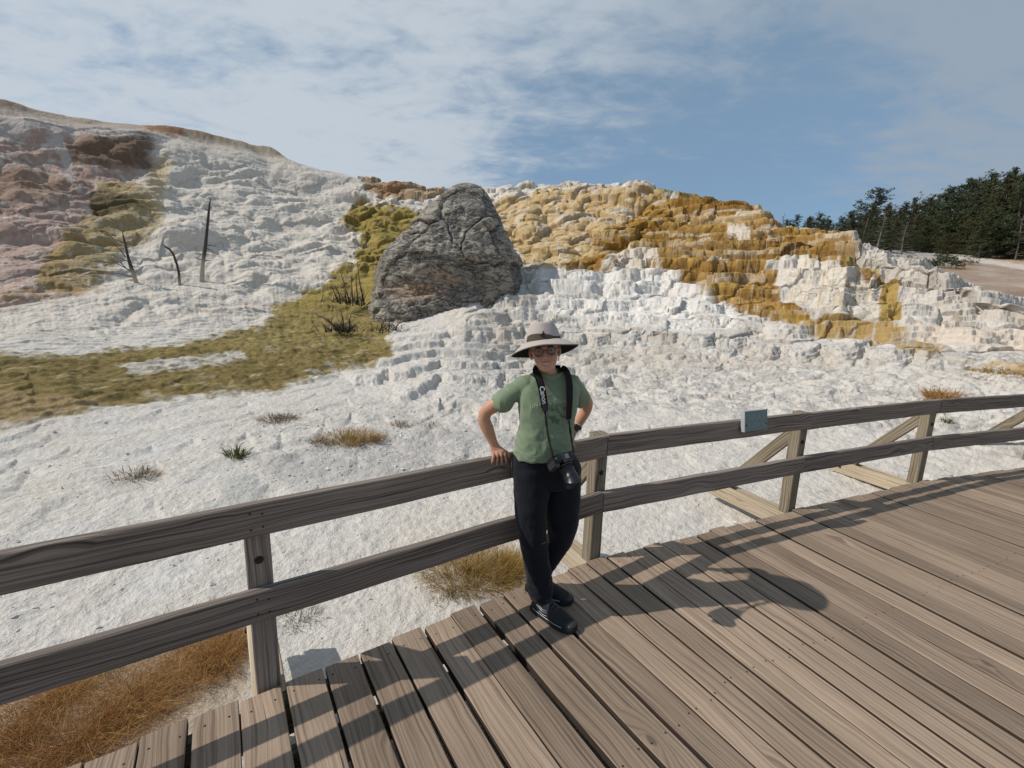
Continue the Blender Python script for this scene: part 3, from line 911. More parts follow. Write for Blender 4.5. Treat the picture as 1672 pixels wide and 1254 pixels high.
def rock_cone():
    prof = [(575, 606, 812), (540, 600, 822), (505, 600, 838), (485, 602, 850), (465, 606, 860), (445, 610, 861), (425, 620, 856), (405, 638, 843), (385, 653, 833),
            (360, 678, 823), (335, 701, 813), (318, 722, 801), (309, 733, 793), (304, 745, 785), (301.5, 757, 774)]
    D = 14.9
    rows = []
    for (y, x0, x1) in prof:
        a = pix_at_dist(x0, y, D); b = pix_at_dist(x1, y, D)
        c = (a + b) / 2; hw = math.hypot(b[0] - a[0], b[1] - a[1]) / 2
        ax = (b - a); ax[2] = 0; ax /= np.linalg.norm(ax)
        rows.append((c, hw, ax))
    zz = np.array([r[0][2] for r in rows]); cx = np.array([r[0][0] for r in rows]); cy = np.array([r[0][1] for r in rows]); hw = np.array([r[1] for r in rows])
    NZ, NA = 300, 420
    zt = zz[0] + (zz[-1] - zz[0]) * (1 - (1 - np.linspace(0, 1, NZ)) ** 1.25)
    ang = np.linspace(0, 2 * math.pi, NA, endpoint=False)
    X = np.interp(zt, zz, cx); Y = np.interp(zt, zz, cy); W = np.interp(zt, zz, hw) * (.955 - .035 * np.linspace(0, 1, NZ))
    # round the slice table a little
    for arr in (X, Y, W):
        k = np.ones(9) / 9
        arr[4:-4] = np.convolve(arr, k, 'valid')
    ax = rows[5][2]; ay = np.array([-ax[1], ax[0], 0])
    V = np.zeros((NZ, NA, 3), np.float32)
    for i in range(NZ):
        ca, sa = np.cos(ang), np.sin(ang)
        p = 2.35
        r = (np.abs(ca) ** p + np.abs(sa) ** p) ** (-1 / p)
        dep = min(.78 * W[i] + .1, 1.75)
        V[i] = np.array([X[i], Y[i], zt[i]]) + (ca * r * W[i])[:, None] * ax + (sa * r * dep)[:, None] * ay
    V = V.reshape(-1, 3)
    ctr = np.repeat(np.stack([X, Y, zt], 1), NA, 0)
    nrm = V - ctr; nrm /= (np.linalg.norm(nrm, axis=1)[:, None] + 1e-6)
    nrm = (nrm + np.array([0, 0, .3])).astype(np.float32); nrm /= np.linalg.norm(nrm, axis=1)[:, None]
    edge = np.abs((V - ctr) @ ax) / (np.repeat(W, NA) + 1e-6)
    # layered shells leaning like draped rock
    tilt = V.copy(); tilt[:, 2] += .35 * np.abs((V - ctr) @ ax)
    warp = V + .6 * np.stack([vnoise(V * .8, 1), vnoise(V * .8, 2), vnoise(V * .8, 3)], 1)
    wv = V + .9 * np.stack([vnoise(V * .7, 1), vnoise(V * .7, 2), vnoise(V * .7, 3)], 1) + .12 * np.stack([vnoise(V * 4, 1), vnoise(V * 4, 2), vnoise(V * 4, 3)], 1)
    F1, F2, Dl, Hh = vor(wv * np.array([.72, .72, .80], np.float32), 15)
    G1, G2, Gd, Gh = vor((warp + .1 * V) * np.array([2.4, 2.4, 3.6], np.float32), 16)
    n1 = fbm(V * .8, 4, 17); n2 = fbm(V * 3.2, 4, 18)
    lay = tilt[:, 2] * 2.6 + 1.6 * n1 + .5 * n2
    lf = lay - np.floor(lay)
    h = .22 * n1 + (Hh - .5) * .34 * sstep(0, .10, F2 - F1) - .07 * np.exp(-((F2 - F1) / .03) ** 2) + (Gh - .5) * .06 * sstep(0, .25, G2 - G1) + .09 * n2 + .05 * np.abs(vnoise(V * np.array([5, 5, 9], np.float32), 19)) + .05 * (sstep(0, .75, lf) - sstep(.85, 1, lf) - .4)
    zrel = (V[:, 2] - zz[0]) / (zz[-1] - zz[0])
    # a sheltered recess low on the front and a ledge above it
    q = ((V - ctr) @ ax); 
    front = sstep(.0, .4, -((V - ctr) @ ay) / (np.repeat(W, NA) + .01))
    rec = np.exp(-((q + .95) / .85) ** 2 - ((zrel - .38) / .055) ** 2) + .9 * np.exp(-((q - .25) / .6) ** 2 - ((zrel - .20) / .06) ** 2) + .6 * np.exp(-((q + .2) / .7) ** 2 - ((zrel - .44 + .03 * q) / .03) ** 2)
    h = h - .30 * rec * front
    h *= sstep(1.0, .72, zrel) * .75 + .25
    V2 = V + nrm * ((h - .05) * (1 - .45 * edge ** 4))[:, None]
    col = np.empty((len(V), 3), np.float32); col[:] = (.205, .197, .184)
    def put(w, c):
        nonlocal col
        w = np.clip(w, 0, 1)[:, None]; col = col * (1 - w) + np.array(c, np.float32) * w
    v1 = fbm(V * 1.7 + 9, 5, 21); v2 = fbm(V * np.array([5, 5, 5], np.float32), 4, 22)
    put(sstep(.0, .4, v1 + .4 * v2) * .65, (.125, .124, .126))
    put(sstep(.02, .3, -v1 + .5 * v2) * .55, (.34, .325, .29))
    put(sstep(.12, .3, v2) * .5, (.46, .44, .39))
    put((Hh > .72) * sstep(.02, .1, F2 - F1) * .6, (.30, .275, .24))
    put((Hh < .25) * sstep(.02, .1, F2 - F1) * .6, (.115, .118, .125))
    put(((Hh > .45) & (Hh < .55)) * sstep(.02, .15, F2 - F1) * sstep(.75, .5, zrel) * sstep(-.2, .2, v2) * .55, (.36, .27, .20))
    put(np.exp(-((F2 - F1) / .025) ** 2) * .7, (.06, .055, .05))
    put(rec * front * .85, (.46, .33, .235))
    put(np.exp(-((q + .5) / .7) ** 2 - ((zrel - .66) / .13) ** 2) * sstep(-.1, .3, v2) * front * .8, (.42, .40, .355))
    put(np.exp(-((q + .25) / .6) ** 2 - ((zrel - .30) / .05) ** 2) * sstep(-.2, .1, v2) * front * .6, (.16, .18, .18))
    put(sstep(.17, .05, zrel) * .3, (.16, .16, .165))
    idx = np.arange(NZ * NA).reshape(NZ, NA); nx = np.roll(idx, -1, axis=1)
    F = np.stack([idx[:-1], nx[:-1], nx[1:], idx[1:]], -1).reshape(-1, 4)
    # close the top
    me_V = np.vstack([V2, V2[-NA:].mean(0, keepdims=True) + [[0, 0, .02]]])
    col = np.vstack([col, col[-1:]])
    me = mesh_np('rock_cone', me_V, F, True, np.clip(col * np.array([1.06, 1.0, .93], np.float32), .02, .6))
    bm = bmesh.new(); bm.from_mesh(me); bm.verts.ensure_lookup_table()
    top = bm.verts[len(V2)]; base = len(V2) - NA
    for k in range(NA):
        f_ = bm.faces.new((bm.verts[base + k], bm.verts[base + (k + 1) % NA], top)); f_.smooth = True
    bm.to_mesh(me); bm.free()
    o = link('rock_cone', me, rock_material())
    tag(o, 'tall dark grey cracked rock cone spotted with pale lichen, standing before the slope', 'rock')
    return o


rock_cone()


# ------------------------------------------------------------------ weathered wood
def wood_material(name, light, mid, dark, grain=1.0, knots=True, rough=.85, tintamt=.5):
    m = bpy.data.materials.new(name); m.use_nodes = True
    g = NG(m.node_tree)
    uv = g.n('ShaderNodeUVMap').outputs[0]
    ti = g.n('ShaderNodeAttribute'); ti.attribute_name = 'tint'
    # knots bend the grain
    kv = g.n('ShaderNodeTexVoronoi', {'feature': 'F1'}, Vector=g.mapping(uv, (2.6, 6.5, 1)), Scale=1.0, Randomness=.9)
    kd = kv.outputs['Distance']
    khas = g.ramp(kv.outputs['Color'], [(.60, 0.15), (.66, 1.0)])
    kring = g.math('MULTIPLY', g.ramp(kd, [(0.0, 1.0), (.16, .5), (.42, 0.0)]), khas)
    wob = g.noise(g.mapping(uv, (1.3, 5.0, 1)), 1.0, 3, .5)
    sep = g.n('ShaderNodeSeparateXYZ', Vector=uv)
    vv = g.math('MULTIPLY_ADD', wob, .075, sep.outputs[1])
    vv = g.math('MULTIPLY_ADD', kring, .060, vv)
    q = g.n('ShaderNodeCombineXYZ', X=g.math('MULTIPLY', sep.outputs[0], 1.15), Y=g.math('MULTIPLY', vv, 100.0 * grain), Z=0.0).outputs[0]
    rings = g.noise(q, 1.0, 2, .5)
    fineq = g.n('ShaderNodeCombineXYZ', X=g.math('MULTIPLY', sep.outputs[0], 2.2), Y=g.math('MULTIPLY', vv, 330.0 * grain), Z=3.0).outputs[0]
    fibre = g.noise(fineq, 1.0, 3, .6)
    crk = g.noise(g.n('ShaderNodeCombineXYZ', X=g.math('MULTIPLY', sep.outputs[0], .9), Y=g.math('MULTIPLY', vv, 46.0), Z=8.0).outputs[0], 1.0, 2, .5)
    crack = g.ramp(crk, [(.255, 1.0), (.30, 0.0)])
    blot = g.noise(g.mapping(uv, (2.2, 5.0, 1)), 1.0, 4, .6)
    c = g.ramp(rings, [(.32, dark), (.47, mid), (.66, light)])
    c = g.mix(1.0, c, g.math('MULTIPLY_ADD', fibre, .55, .72), 'MULTIPLY')
    c = g.mix(1.0, c, g.math('MULTIPLY_ADD', blot, .55, .72), 'MULTIPLY')
    c = g.mix(1.0, c, g.math('MULTIPLY_ADD', ti.outputs['Fac'], tintamt, 1.0 - tintamt * .5), 'MULTIPLY')
    knot = None
    if knots:
        k1 = g.ramp(kd, [(.055, 1.0), (.095, 0.0)])
        has = g.ramp(kv.outputs['Color'], [(.66, 0.0), (.68, 1.0)])
        knot = g.math('MULTIPLY', k1, has)
        c = g.mix(g.math('MULTIPLY', knot, .75), c, tuple(x * .55 for x in dark))
    c = g.mix(g.math('MULTIPLY', crack, .8), c, tuple(x * .28 for x in dark))
    h = g.math('MULTIPLY_ADD', rings, .8, g.math('MULTIPLY', fibre, .5))
    h = g.math('MULTIPLY_ADD', crack, -1.3, h)
    bp = g.n('ShaderNodeBump', Strength=.6, Distance=.006, Height=h)
    b = g.n('ShaderNodeBsdfPrincipled', Base_Color=c, Roughness=rough, Normal=bp)
    b.inputs['Specular IOR Level'].default_value = .25
    o = g.n('ShaderNodeOutputMaterial'); g.t.links.new(b.outputs[0], o.inputs[0])
    return m


def plain_mat(name, col, rough=.6, metal=0.0, spec=.4, bump=None, noise=0.0, nscale=40):
    m = bpy.data.materials.new(name); m.use_nodes = True
    g = NG(m.node_tree)
    oc = g.n('ShaderNodeTexCoord').outputs['Object']
    n = g.noise(oc, nscale, 4, .6)
    c = g.mix(1.0, (*col, 1.0), g.math('MULTIPLY_ADD', n, noise * 2, 1.0 - noise), 'MULTIPLY')
    b = g.n('ShaderNodeBsdfPrincipled', Base_Color=c, Roughness=rough, Metallic=metal)
    b.inputs['Specular IOR Level'].default_value = spec
    if bump:
        bp = g.n('ShaderNodeBump', Strength=bump[0], Distance=bump[1], Height=n); g.set(b, 'Normal', bp)
    o = g.n('ShaderNodeOutputMaterial'); g.t.links.new(b.outputs[0], o.inputs[0])
    return m


MAT_DECK = wood_material('deck_wood', (.345, .258, .190), (.275, .203, .148), (.175, .126, .092), 1.0, True, .8, .5)
MAT_RAIL = wood_material('rail_wood', (.30, .25, .214), (.20, .163, .138), (.08, .062, .052), 1.25, True, .85, .4)
MAT_POST = wood_material('post_wood', (.285, .24, .175), (.20, .165, .118), (.09, .073, .053), .8, False, .85, .3)
MAT_PALE = wood_material('brace_wood', (.52, .44, .33), (.43, .355, .255), (.27, .21, .145), .8, False, .85, .3)
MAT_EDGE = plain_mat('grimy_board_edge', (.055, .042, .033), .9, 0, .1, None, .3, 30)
MAT_IRON = plain_mat('rusty_iron', (.055, .042, .036), .7, .6, .4, (.4, .002), .4, 90)

# ------------------------------------------------------------------ boardwalk deck
POSTS = [np.array(p) for p in [(-2.635, .561), (-1.012, 1.637), (.611, 2.713), (2.452, 3.533), (4.230, 4.280), (6.12, 4.90), (8.10, 5.36), (10.1, 5.70)]]
EDGE = [np.array([-6.0, -1.72])] + POSTS


def edge_curve(step):
    pts = np.array(EDGE)
    seg = np.linalg.norm(np.diff(pts, axis=0), axis=1); T = np.concatenate([[0], np.cumsum(seg)])
    t = np.arange(0, T[-1], step)
    return np.stack([np.interp(t, T, pts[:, 0]), np.interp(t, T, pts[:, 1])], 1), t


def build_deck():
    R = random.Random(5)
    fine, ft = edge_curve(.02)
    # smooth heading
    hd = np.gradient(fine, axis=0); hd /= np.linalg.norm(hd, axis=1)[:, None]
    k = np.hanning(121); k /= k.sum()
    hs = np.stack([np.convolve(np.pad(hd[:, i], 60, 'edge'), k, 'valid') for i in range(2)], 1)
    hs /= np.linalg.norm(hs, axis=1)[:, None]
    root = empty('boardwalk', (1.5, 1.0, 0))
    tag(root, 'curving wooden boardwalk of weathered brown planks', 'boardwalk', kind='structure')
    mb = MB(); nails = MB()
    s = 1.2; WID = 3.3
    L = ft[-1] - .2
    while s < L:
        w = .150 + R.uniform(-.005, .006); gap = R.choice([.008, .010, .012, .015, .010, .018]) if s < 9.0 else R.choice([.005, .006, .007, .009])
        if abs(s - 6.93) < .10: gap = .022
        i0 = int(s / .02); i1 = min(int((s + w) / .02), len(fine) - 1)
        a = fine[i0]; b = fine[i1]
        na = np.array([hs[i0][1], -hs[i0][0]]); nb = np.array([hs[i1][1], -hs[i1][0]])
        jit = R.uniform(-.018, .014)
        z = R.uniform(-.005, .003)
        c0 = (a + b) / 2 + na * (-.0 + jit); c1 = (a + na * WID + b + nb * WID) / 2
        w1 = np.linalg.norm((b + nb * WID) - (a + na * WID)) - gap
        d = b - a
        mb.beam((c0[0], c0[1], z - .02), (c1[0], c1[1], z - .02 + R.uniform(-.003, .003)), (d[0], d[1], 0), w * 1.0, .04, max(w1, .08), ch=.0035, segs=10, rnd=R, warp=.0035)
        mid = (na + nb) / 2
        tdir = d / np.linalg.norm(d)
        for off in (.07, 1.05, 2.1):
            for e in (-.045, .045):
                p = c0 + mid * (off + R.uniform(-.012, .012)) + tdir * (e + R.uniform(-.008, .008))
                nails.tube([(p[0], p[1], z - .006), (p[0], p[1], z + .0012)], [.0042, .0042], 7)
        s += w + gap
    for k in range(len(mb.v)):
        x, y, z = mb.v[k]; mb.v[k] = (x - 1.5, y - 1.0, z)
    for k in range(len(nails.v)):
        x, y, z = nails.v[k]; nails.v[k] = (x - 1.5, y - 1.0, z)
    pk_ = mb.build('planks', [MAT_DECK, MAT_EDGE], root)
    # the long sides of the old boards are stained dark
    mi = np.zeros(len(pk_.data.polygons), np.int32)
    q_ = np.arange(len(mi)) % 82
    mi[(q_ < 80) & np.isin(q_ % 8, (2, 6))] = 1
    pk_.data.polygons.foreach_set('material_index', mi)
    nails.build('nails', MAT_IRON, root)
    st = MB()
    for off in (.045, .30, 1.1, 2.2, 3.1):
        pts = []
        for i in range(60, len(fine) - 20, 95):
            n_ = np.array([hs[i][1], -hs[i][0]]); pts.append(fine[i] + n_ * off)
        for p, q in zip(pts[:-1], pts[1:]):
            st.beam((p[0] - 1.5, p[1] - 1.0, -.13), (q[0] - 1.5, q[1] - 1.0, -.13), (0, 0, 1), .17, .045, ch=.003, rnd=R)
    st.build('joists', MAT_POST, root)
    return fine, hs


FINE, HEAD = build_deck()


# ------------------------------------------------------------------ railing
def build_railing():
    R = random.Random(11)
    root = empty('railing', (.611, 2.713, 0))
    tag(root, 'weathered two-board wooden railing bending along the boardwalk edge', 'railing')
    O = Vector((.611, 2.713, 0))
    def V3(p, z): return Vector((p[0], p[1], z)) - O
    def seg_n(a, b):
        t = (b - a) / np.linalg.norm(b - a); return t, np.array([t[1], -t[0]])
    joints = [0, 2, 4, 6, 7]
    for hi, lo_ in ((.862, .722), (.478, .338)):
        zc = (hi + lo_) / 2; w = hi - lo_
        for a, b in zip(joints[:-1], joints[1:]):
            # a board spans two bays and follows the posts
            idx = [a, (a + b) // 2, b] if b - a == 2 else [a, b]
            mb = MB()
            A, B = POSTS[a], POSTS[b]
            t, n = seg_n(A, B)
            if b - a == 2:
                mid = POSTS[a + 1]
                # slightly bent board: two pieces of one plank sharing the profile
                t1, n1 = seg_n(A, mid); t2, n2 = seg_n(mid, B)
                bend = abs(np.cross(t1, t2))
                if bend < .01:
                    pieces = [(A, B, t)]
                else:
                    pieces = [(A, mid, t1), (mid, B, t2)]
            else:
                pieces = [(A, B, t)]
            for (p, q, tt) in pieces:
                nn = np.array([tt[1], -tt[0]])
                e0 = p + tt * (.005 if p is A else -.002); e1 = q - tt * (.005 if q is B else -.002)
                mb.beam(V3(e0 + nn * .0, zc) + Vector((0, 0, R.uniform(-.004, .004))), V3(e1, zc) + Vector((0, 0, R.uniform(-.004, .004))), (0, 0, 1), w, .042, ch=.005, segs=14, rnd=R, warp=.004)
            mb.build('top_rail' if hi > .8 else 'lower_rail', MAT_RAIL, root)
    for i, p in enumerate(POSTS[:7]):
        t = (POSTS[min(i + 1, 7)] - POSTS[max(i - 1, 0)]); t /= np.linalg.norm(t)
        n = np.array([t[1], -t[0]])
        c = p - n * (.021 + .046)
        top = {1: .80, 2: .858, 3: .85}.get(i, .84)
        mb = MB(); mb.beam(V3(c, -.60), V3(c, top), (t[0], t[1], 0), .094, .090, ch=.005, segs=6, rnd=R, warp=.003)
        post = mb.build('post', MAT_RAIL if i == 1 else MAT_POST, root)
        f = p - n * .021
        bo = MB(); bo.disc(V3(f, .60), (n[0], n[1], 0), .017, .004, 14); bo.disc(V3(f + n * .003, .60), (n[0], n[1], 0), .009, .008, 6)
        bo.build('bolt', MAT_IRON, post)
        for hz in (.76, .82, .38, .44):
            for e in (-.02, .022):
                q = p + n * .021 + t * e
                nb = MB(); nb.disc(V3(q, hz + R.uniform(-.01, .01)), (n[0], n[1], 0), .0045, .001, 8)
                nb.build('nail', MAT_IRON, post)
        # outrigger pair at deck level with a raking brace between
        if i >= 1:
            end = p - n * (.70 if i == 1 else .86)
            for e in (.045, -.045):
                ob = MB()
                ob.beam(V3(p - n * .0 + t * e, -.115), V3(end + t * e, -.125), (0, 0, 1), .14, .040, ch=.004, segs=5, rnd=R, warp=.003)
                ou = ob.build('outrigger', MAT_PALE, root)
            q = end + n * .10 - t * .066
            b2 = MB(); b2.disc(V3(q, -.115), (-t[0], -t[1], 0), .016, .010, 10); b2.build('bolt', MAT_IRON, ou)
            br = MB()
            br.beam(V3(p - n * .10, .665), V3(end + n * .13, -.10), (t[0], t[1], 0), .042, .10, ch=.004, segs=4, rnd=R, warp=.003)
            br.build('brace', MAT_POST, root)
    # sawn end of an older post standing beside the second bay
    return root


RAIL = build_railing()


# ------------------------------------------------------------------ plaque on the railing
def build_plaque():
    A, B = POSTS[2], POSTS[3]
    t = (B - A) / np.linalg.norm(B - A); n = np.array([t[1], -t[0]])
    best = None
    for k in np.linspace(0, 1, 400):
        p = A + (B - A) * k
        u, v, _ = project(np.array([p[0], p[1], .86]))
        if best is None or abs(u - 1224) < best[0]: best = (abs(u - 1224), p)
    p = best[1] + n * .021
    root = empty('plaque', (p[0], p[1], .862))
    root.rotation_euler = (0, 0, math.atan2(t[1], t[0]))
    tag(root, 'small blue-grey metal plaque with two lines of raised lettering fixed on the top rail', 'sign')
    mp = plain_mat('plaque_metal', (.155, .215, .215), .55, .2, .4, (.3, .002), .25, 60)
    medge = plain_mat('plaque_edge', (.42, .45, .45), .6, .2, .4, None, .2, 60)
    ml = plain_mat('plaque_letter', (.27, .35, .355), .5, .2, .4, None, .15, 60)
    tilt = Matrix.Rotation(math.radians(-8), 4, 'X')
    def T(v): return tilt @ Vector(v)
    zc = -.004
    mb = MB(); mb.beam(T((-.122, -.020, zc)), T((.122, -.020, zc)), T((0, 0, 1)), .150, .030, ch=.003); mb.build('plate', mp, root)
    fr = MB()
    fr.beam(T((-.122, -.022, zc + .077)), T((.122, -.022, zc + .077)), T((0, 0, 1)), .006, .034, ch=.001)
    fr.beam(T((-.1245, -.022, zc - .0755)), T((-.1245, -.022, zc + .080)), T((1, 0, 0)), .006, .034, ch=.001)
    fr.build('rim', medge, root)
    for txt, zz, sz in (('SEULS', .018, .050), ('T-0M16', -.040, .044)):
        cu = bpy.data.curves.new('lettering', 'FONT'); cu.body = txt; cu.size = sz; cu.align_x = 'CENTER'; cu.extrude = .0012
        ob = bpy.data.objects.new('lettering_tmp', cu); COL.objects.link(ob)
        dg = bpy.context.evaluated_depsgraph_get()
        me = bpy.data.meshes.new_from_object(ob.evaluated_get(dg)); bpy.data.objects.remove(ob)
        for v in me.vertices:
            v.co = T((v.co.x * 1.38, -.0362 - v.co.z, zc + zz + v.co.y - .006))
        link('lettering', me, ml, root)
    for x in (-.104, .106):
        sc_ = MB(); sc_.disc(T((x, -.035, zc - .028)), T((0, -1, 0)), .006, .003, 10)
        sc_.build('screw', MAT_IRON, root)


build_plaque()
# ------------------------------------------------------------------ plants
def leaf_material(name, stops, rough=.7, objrand=0.0, trans=.15):
    m = bpy.data.materials.new(name); m.use_nodes = True
    g = NG(m.node_tree)
    ti = g.n('ShaderNodeAttribute'); ti.attribute_name = 'tint'
    c = g.ramp(ti.outputs['Fac'], stops)
    if objrand:
        oi = g.n('ShaderNodeObjectInfo')
        c = g.mix(g.math('MULTIPLY', oi.outputs['Random'], objrand), c, (.085, .072, .034))
    b = g.n('ShaderNodeBsdfPrincipled', Base_Color=c, Roughness=rough)
    b.inputs['Specular IOR Level'].default_value = .2
    tr = g.n('ShaderNodeBsdfTranslucent', Color=c)
    mx = g.n('ShaderNodeMixShader', i0=trans, i1=b.outputs[0], i2=tr.outputs[0])
    o = g.n('ShaderNodeOutputMaterial'); g.t.links.new(mx.outputs[0], o.inputs[0])
    return m


MAT_NEEDLE = leaf_material('needles', [(0, (.024, .040, .024)), (.5, (.052, .076, .036)), (1, (.105, .120, .056))], .7, .45)
MAT_OLIVE = leaf_material('olive_needles', [(0, (.035, .038, .014)), (.5, (.062, .064, .022)), (1, (.098, .092, .034))], .7, .2)
MAT_GOLD = leaf_material('golden_grass', [(0, (.22, .125, .035)), (.5, (.38, .25, .075)), (1, (.52, .38, .15))], .7, 0, .25)
MAT_RUST = leaf_material('rusty_grass', [(0, (.24, .105, .032)), (.5, (.42, .225, .08)), (1, (.56, .37, .15))], .7, 0, .25)
MAT_BROWN = leaf_material('brown_grass', [(0, (.105, .065, .035)), (.5, (.20, .13, .07)), (1, (.30, .22, .12))], .7, 0, .2)
MAT_GREENT = leaf_material('green_grass', [(0, (.035, .05, .016)), (.5, (.10, .115, .035)), (1, (.22, .19, .07))], .7, 0, .25)
MAT_RED = leaf_material('red_leaves', [(0, (.16, .035, .02)), (.5, (.30, .075, .035)), (1, (.40, .14, .06))], .7, 0, .2)
MAT_BARK = plain_mat('bark', (.10, .078, .062), .9, 0, .1, (.6, .02), .4, 12)
MAT_GREYWOOD = plain_mat('dead_grey_wood', (.16, .145, .13), .9, 0, .1, (.6, .02), .4, 12)


def snag_material():
    m = bpy.data.materials.new('snag_wood'); m.use_nodes = True
    g = NG(m.node_tree)
    ti = g.n('ShaderNodeAttribute'); ti.attribute_name = 'tint'
    oc = g.n('ShaderNodeTexCoord').outputs['Object']
    n = g.noise(g.mapping(oc, (30, 30, 4)), 1.0, 4, .6)
    c = g.ramp(ti.outputs['Fac'], [(0, (.055, .045, .042)), (.55, (.085, .066, .058)), (.75, (.25, .21, .17)), (1, (.48, .43, .37))])
    c = g.mix(1.0, c, g.math('MULTIPLY_ADD', n, .8, .6), 'MULTIPLY')
    b = g.n('ShaderNodeBsdfPrincipled', Base_Color=c, Roughness=.9)
    o = g.n('ShaderNodeOutputMaterial'); g.t.links.new(b.outputs[0], o.inputs[0])
    return m


MAT_SNAG = snag_material()


def clump(mb, c, size, R, n=6, tint=None):
    c = Vector(c)
    tint = R.random() if tint is None else tint
    for k in range(n):
        d = Vector((R.gauss(0, 1), R.gauss(0, 1), R.gauss(0, .55))).normalized()
        s = d.cross(Vector((R.gauss(0, 1), R.gauss(0, 1), R.gauss(0, 1)))).normalized()
        L = size * R.uniform(.5, 1.1); w = size * R.uniform(.12, .26)
        o = c + Vector((R.gauss(0, 1), R.gauss(0, 1), R.gauss(0, .7))) * size * .35
        mb.add([o - s * w, o + s * w, o + d * L + s * w * .3], [(0, 1, 2)], None, min(1, max(0, tint + R.gauss(0, .12))))


def make_conifer(seed, style, mat=None, bark=None):
    """unit-height tree: style = spire | broad | flag | round | dead"""
    R = random.Random(seed)
    tr = MB(); fo = MB()
    lean = Vector((R.uniform(-.05, .09), R.uniform(-.05, .05), 0))
    def axis(t): return lean * (t * t) + Vector((.012 * math.sin(t * 6 + seed), .012 * math.cos(t * 5 + seed), t))
    tp = [axis(t) for t in (0, .12, .3, .5, .7, .88, 1.0)]
    tr.tube([p - Vector((0, 0, .03 if i == 0 else 0)) for i, p in enumerate(tp)], [.026, .021, .017, .013, .009, .005, .002], 7)
    if style == 'dead':
        for k in range(46):
            t = R.uniform(.12, .97); a = R.uniform(0, 6.28); L = (1 - t) * R.uniform(.10, .32) + .05
            p = axis(t); d = Vector((math.cos(a), math.sin(a), R.uniform(-.35, .45)))
            q = p + d * L * .6; e = q + (d + Vector((R.uniform(-.3, .3), R.uniform(-.3, .3), R.uniform(-.2, .3)))) * L * .4
            tr.tube([p, q, e], [.0045, .003, .001], 4)
            for j in range(3):
                f = R.uniform(.3, .95); b = p.lerp(e, f); dd = Vector((R.gauss(0, 1), R.gauss(0, 1), R.gauss(0, .6))).normalized()
                tr.tube([b, b + dd * L * .3], [.002, .0007], 3)
        return tr, None
    lo, nb = {'spire': (.05, 90), 'broad': (.05, 92), 'flag': (.10, 80), 'round': (.48, 46)}[style]
    for k in range(nb):
        t = lo + (1 - lo) * ((k + R.random()) / nb)
        u = (t - lo) / (1 - lo)
        a = R.uniform(0, 6.283)
        if style == 'spire': L = .24 * (1 - u) ** .8 + .025
        elif style == 'broad': L = .27 * math.sin(math.pi * min(1, (u * .82 + .16))) ** .7 * R.uniform(.55, 1.15) + .03
        elif style == 'flag': L = (.22 + .10 * math.cos(a)) * (1 - .55 * u) * R.uniform(.5, 1.2)
        else: L = .19 * math.sin(math.pi * (u * .8 + .15)) ** .6 * R.uniform(.6, 1.15)
        if R.random() < .14: L *= .35
        p = axis(t)
        rise = {'spire': -.22 + .5 * u, 'broad': .12 + .3 * u, 'flag': .22, 'round': .55}[style] + R.uniform(-.16, .16)
        d = Vector((math.cos(a), math.sin(a), rise))
        e = p + d * L
        tr.tube([p, p.lerp(e, .55) - Vector((0, 0, .006)), e], [.0042, .0028, .0010], 4)
        nc = max(3, int(L * 56)); base_t = R.uniform(.2, .8)
        for j in range(nc):
            f = R.uniform(.22, 1.04)
            c = p.lerp(e, f) + Vector((R.gauss(0, 1), R.gauss(0, 1), R.gauss(0, .5))) * L * .13
            clump(fo, c, R.uniform(.024, .043), R, 6, base_t + R.uniform(-.25, .25))
    for j in range(14):
        c = axis(R.uniform(.88, 1.0)); clump(fo, c, .03, R, 5)
    return tr, fo


_protos = {}
def plant_tree(base, height, style, label, cat='tree', group=None, var=0, mat=None, name='conifer', rz=0.0, wid=1.0):
    key = (style, var, mat.name if mat else '')
    if key not in _protos:
        tr, fo = make_conifer(17 + var * 7 + len(style), style)
        if fo is None:
            _protos[key] = (tr.mesh('branches'), None)
            _protos[key][0].materials.append(MAT_GREYWOOD)
        else:
            a, b = tr.mesh('trunk'), fo.mesh('crown')
            a.materials.append(MAT_BARK); b.materials.append(mat or MAT_NEEDLE)
            _protos[key] = (a, b)
    a, b = _protos[key]
    o = empty(name, base, rz)
    o.scale = (height * wid, height * wid, height)
    link('trunk', a, None, o)
    if b is not None:
        link('crown', b, None, o)
    tag(o, label, cat, group)
    return o


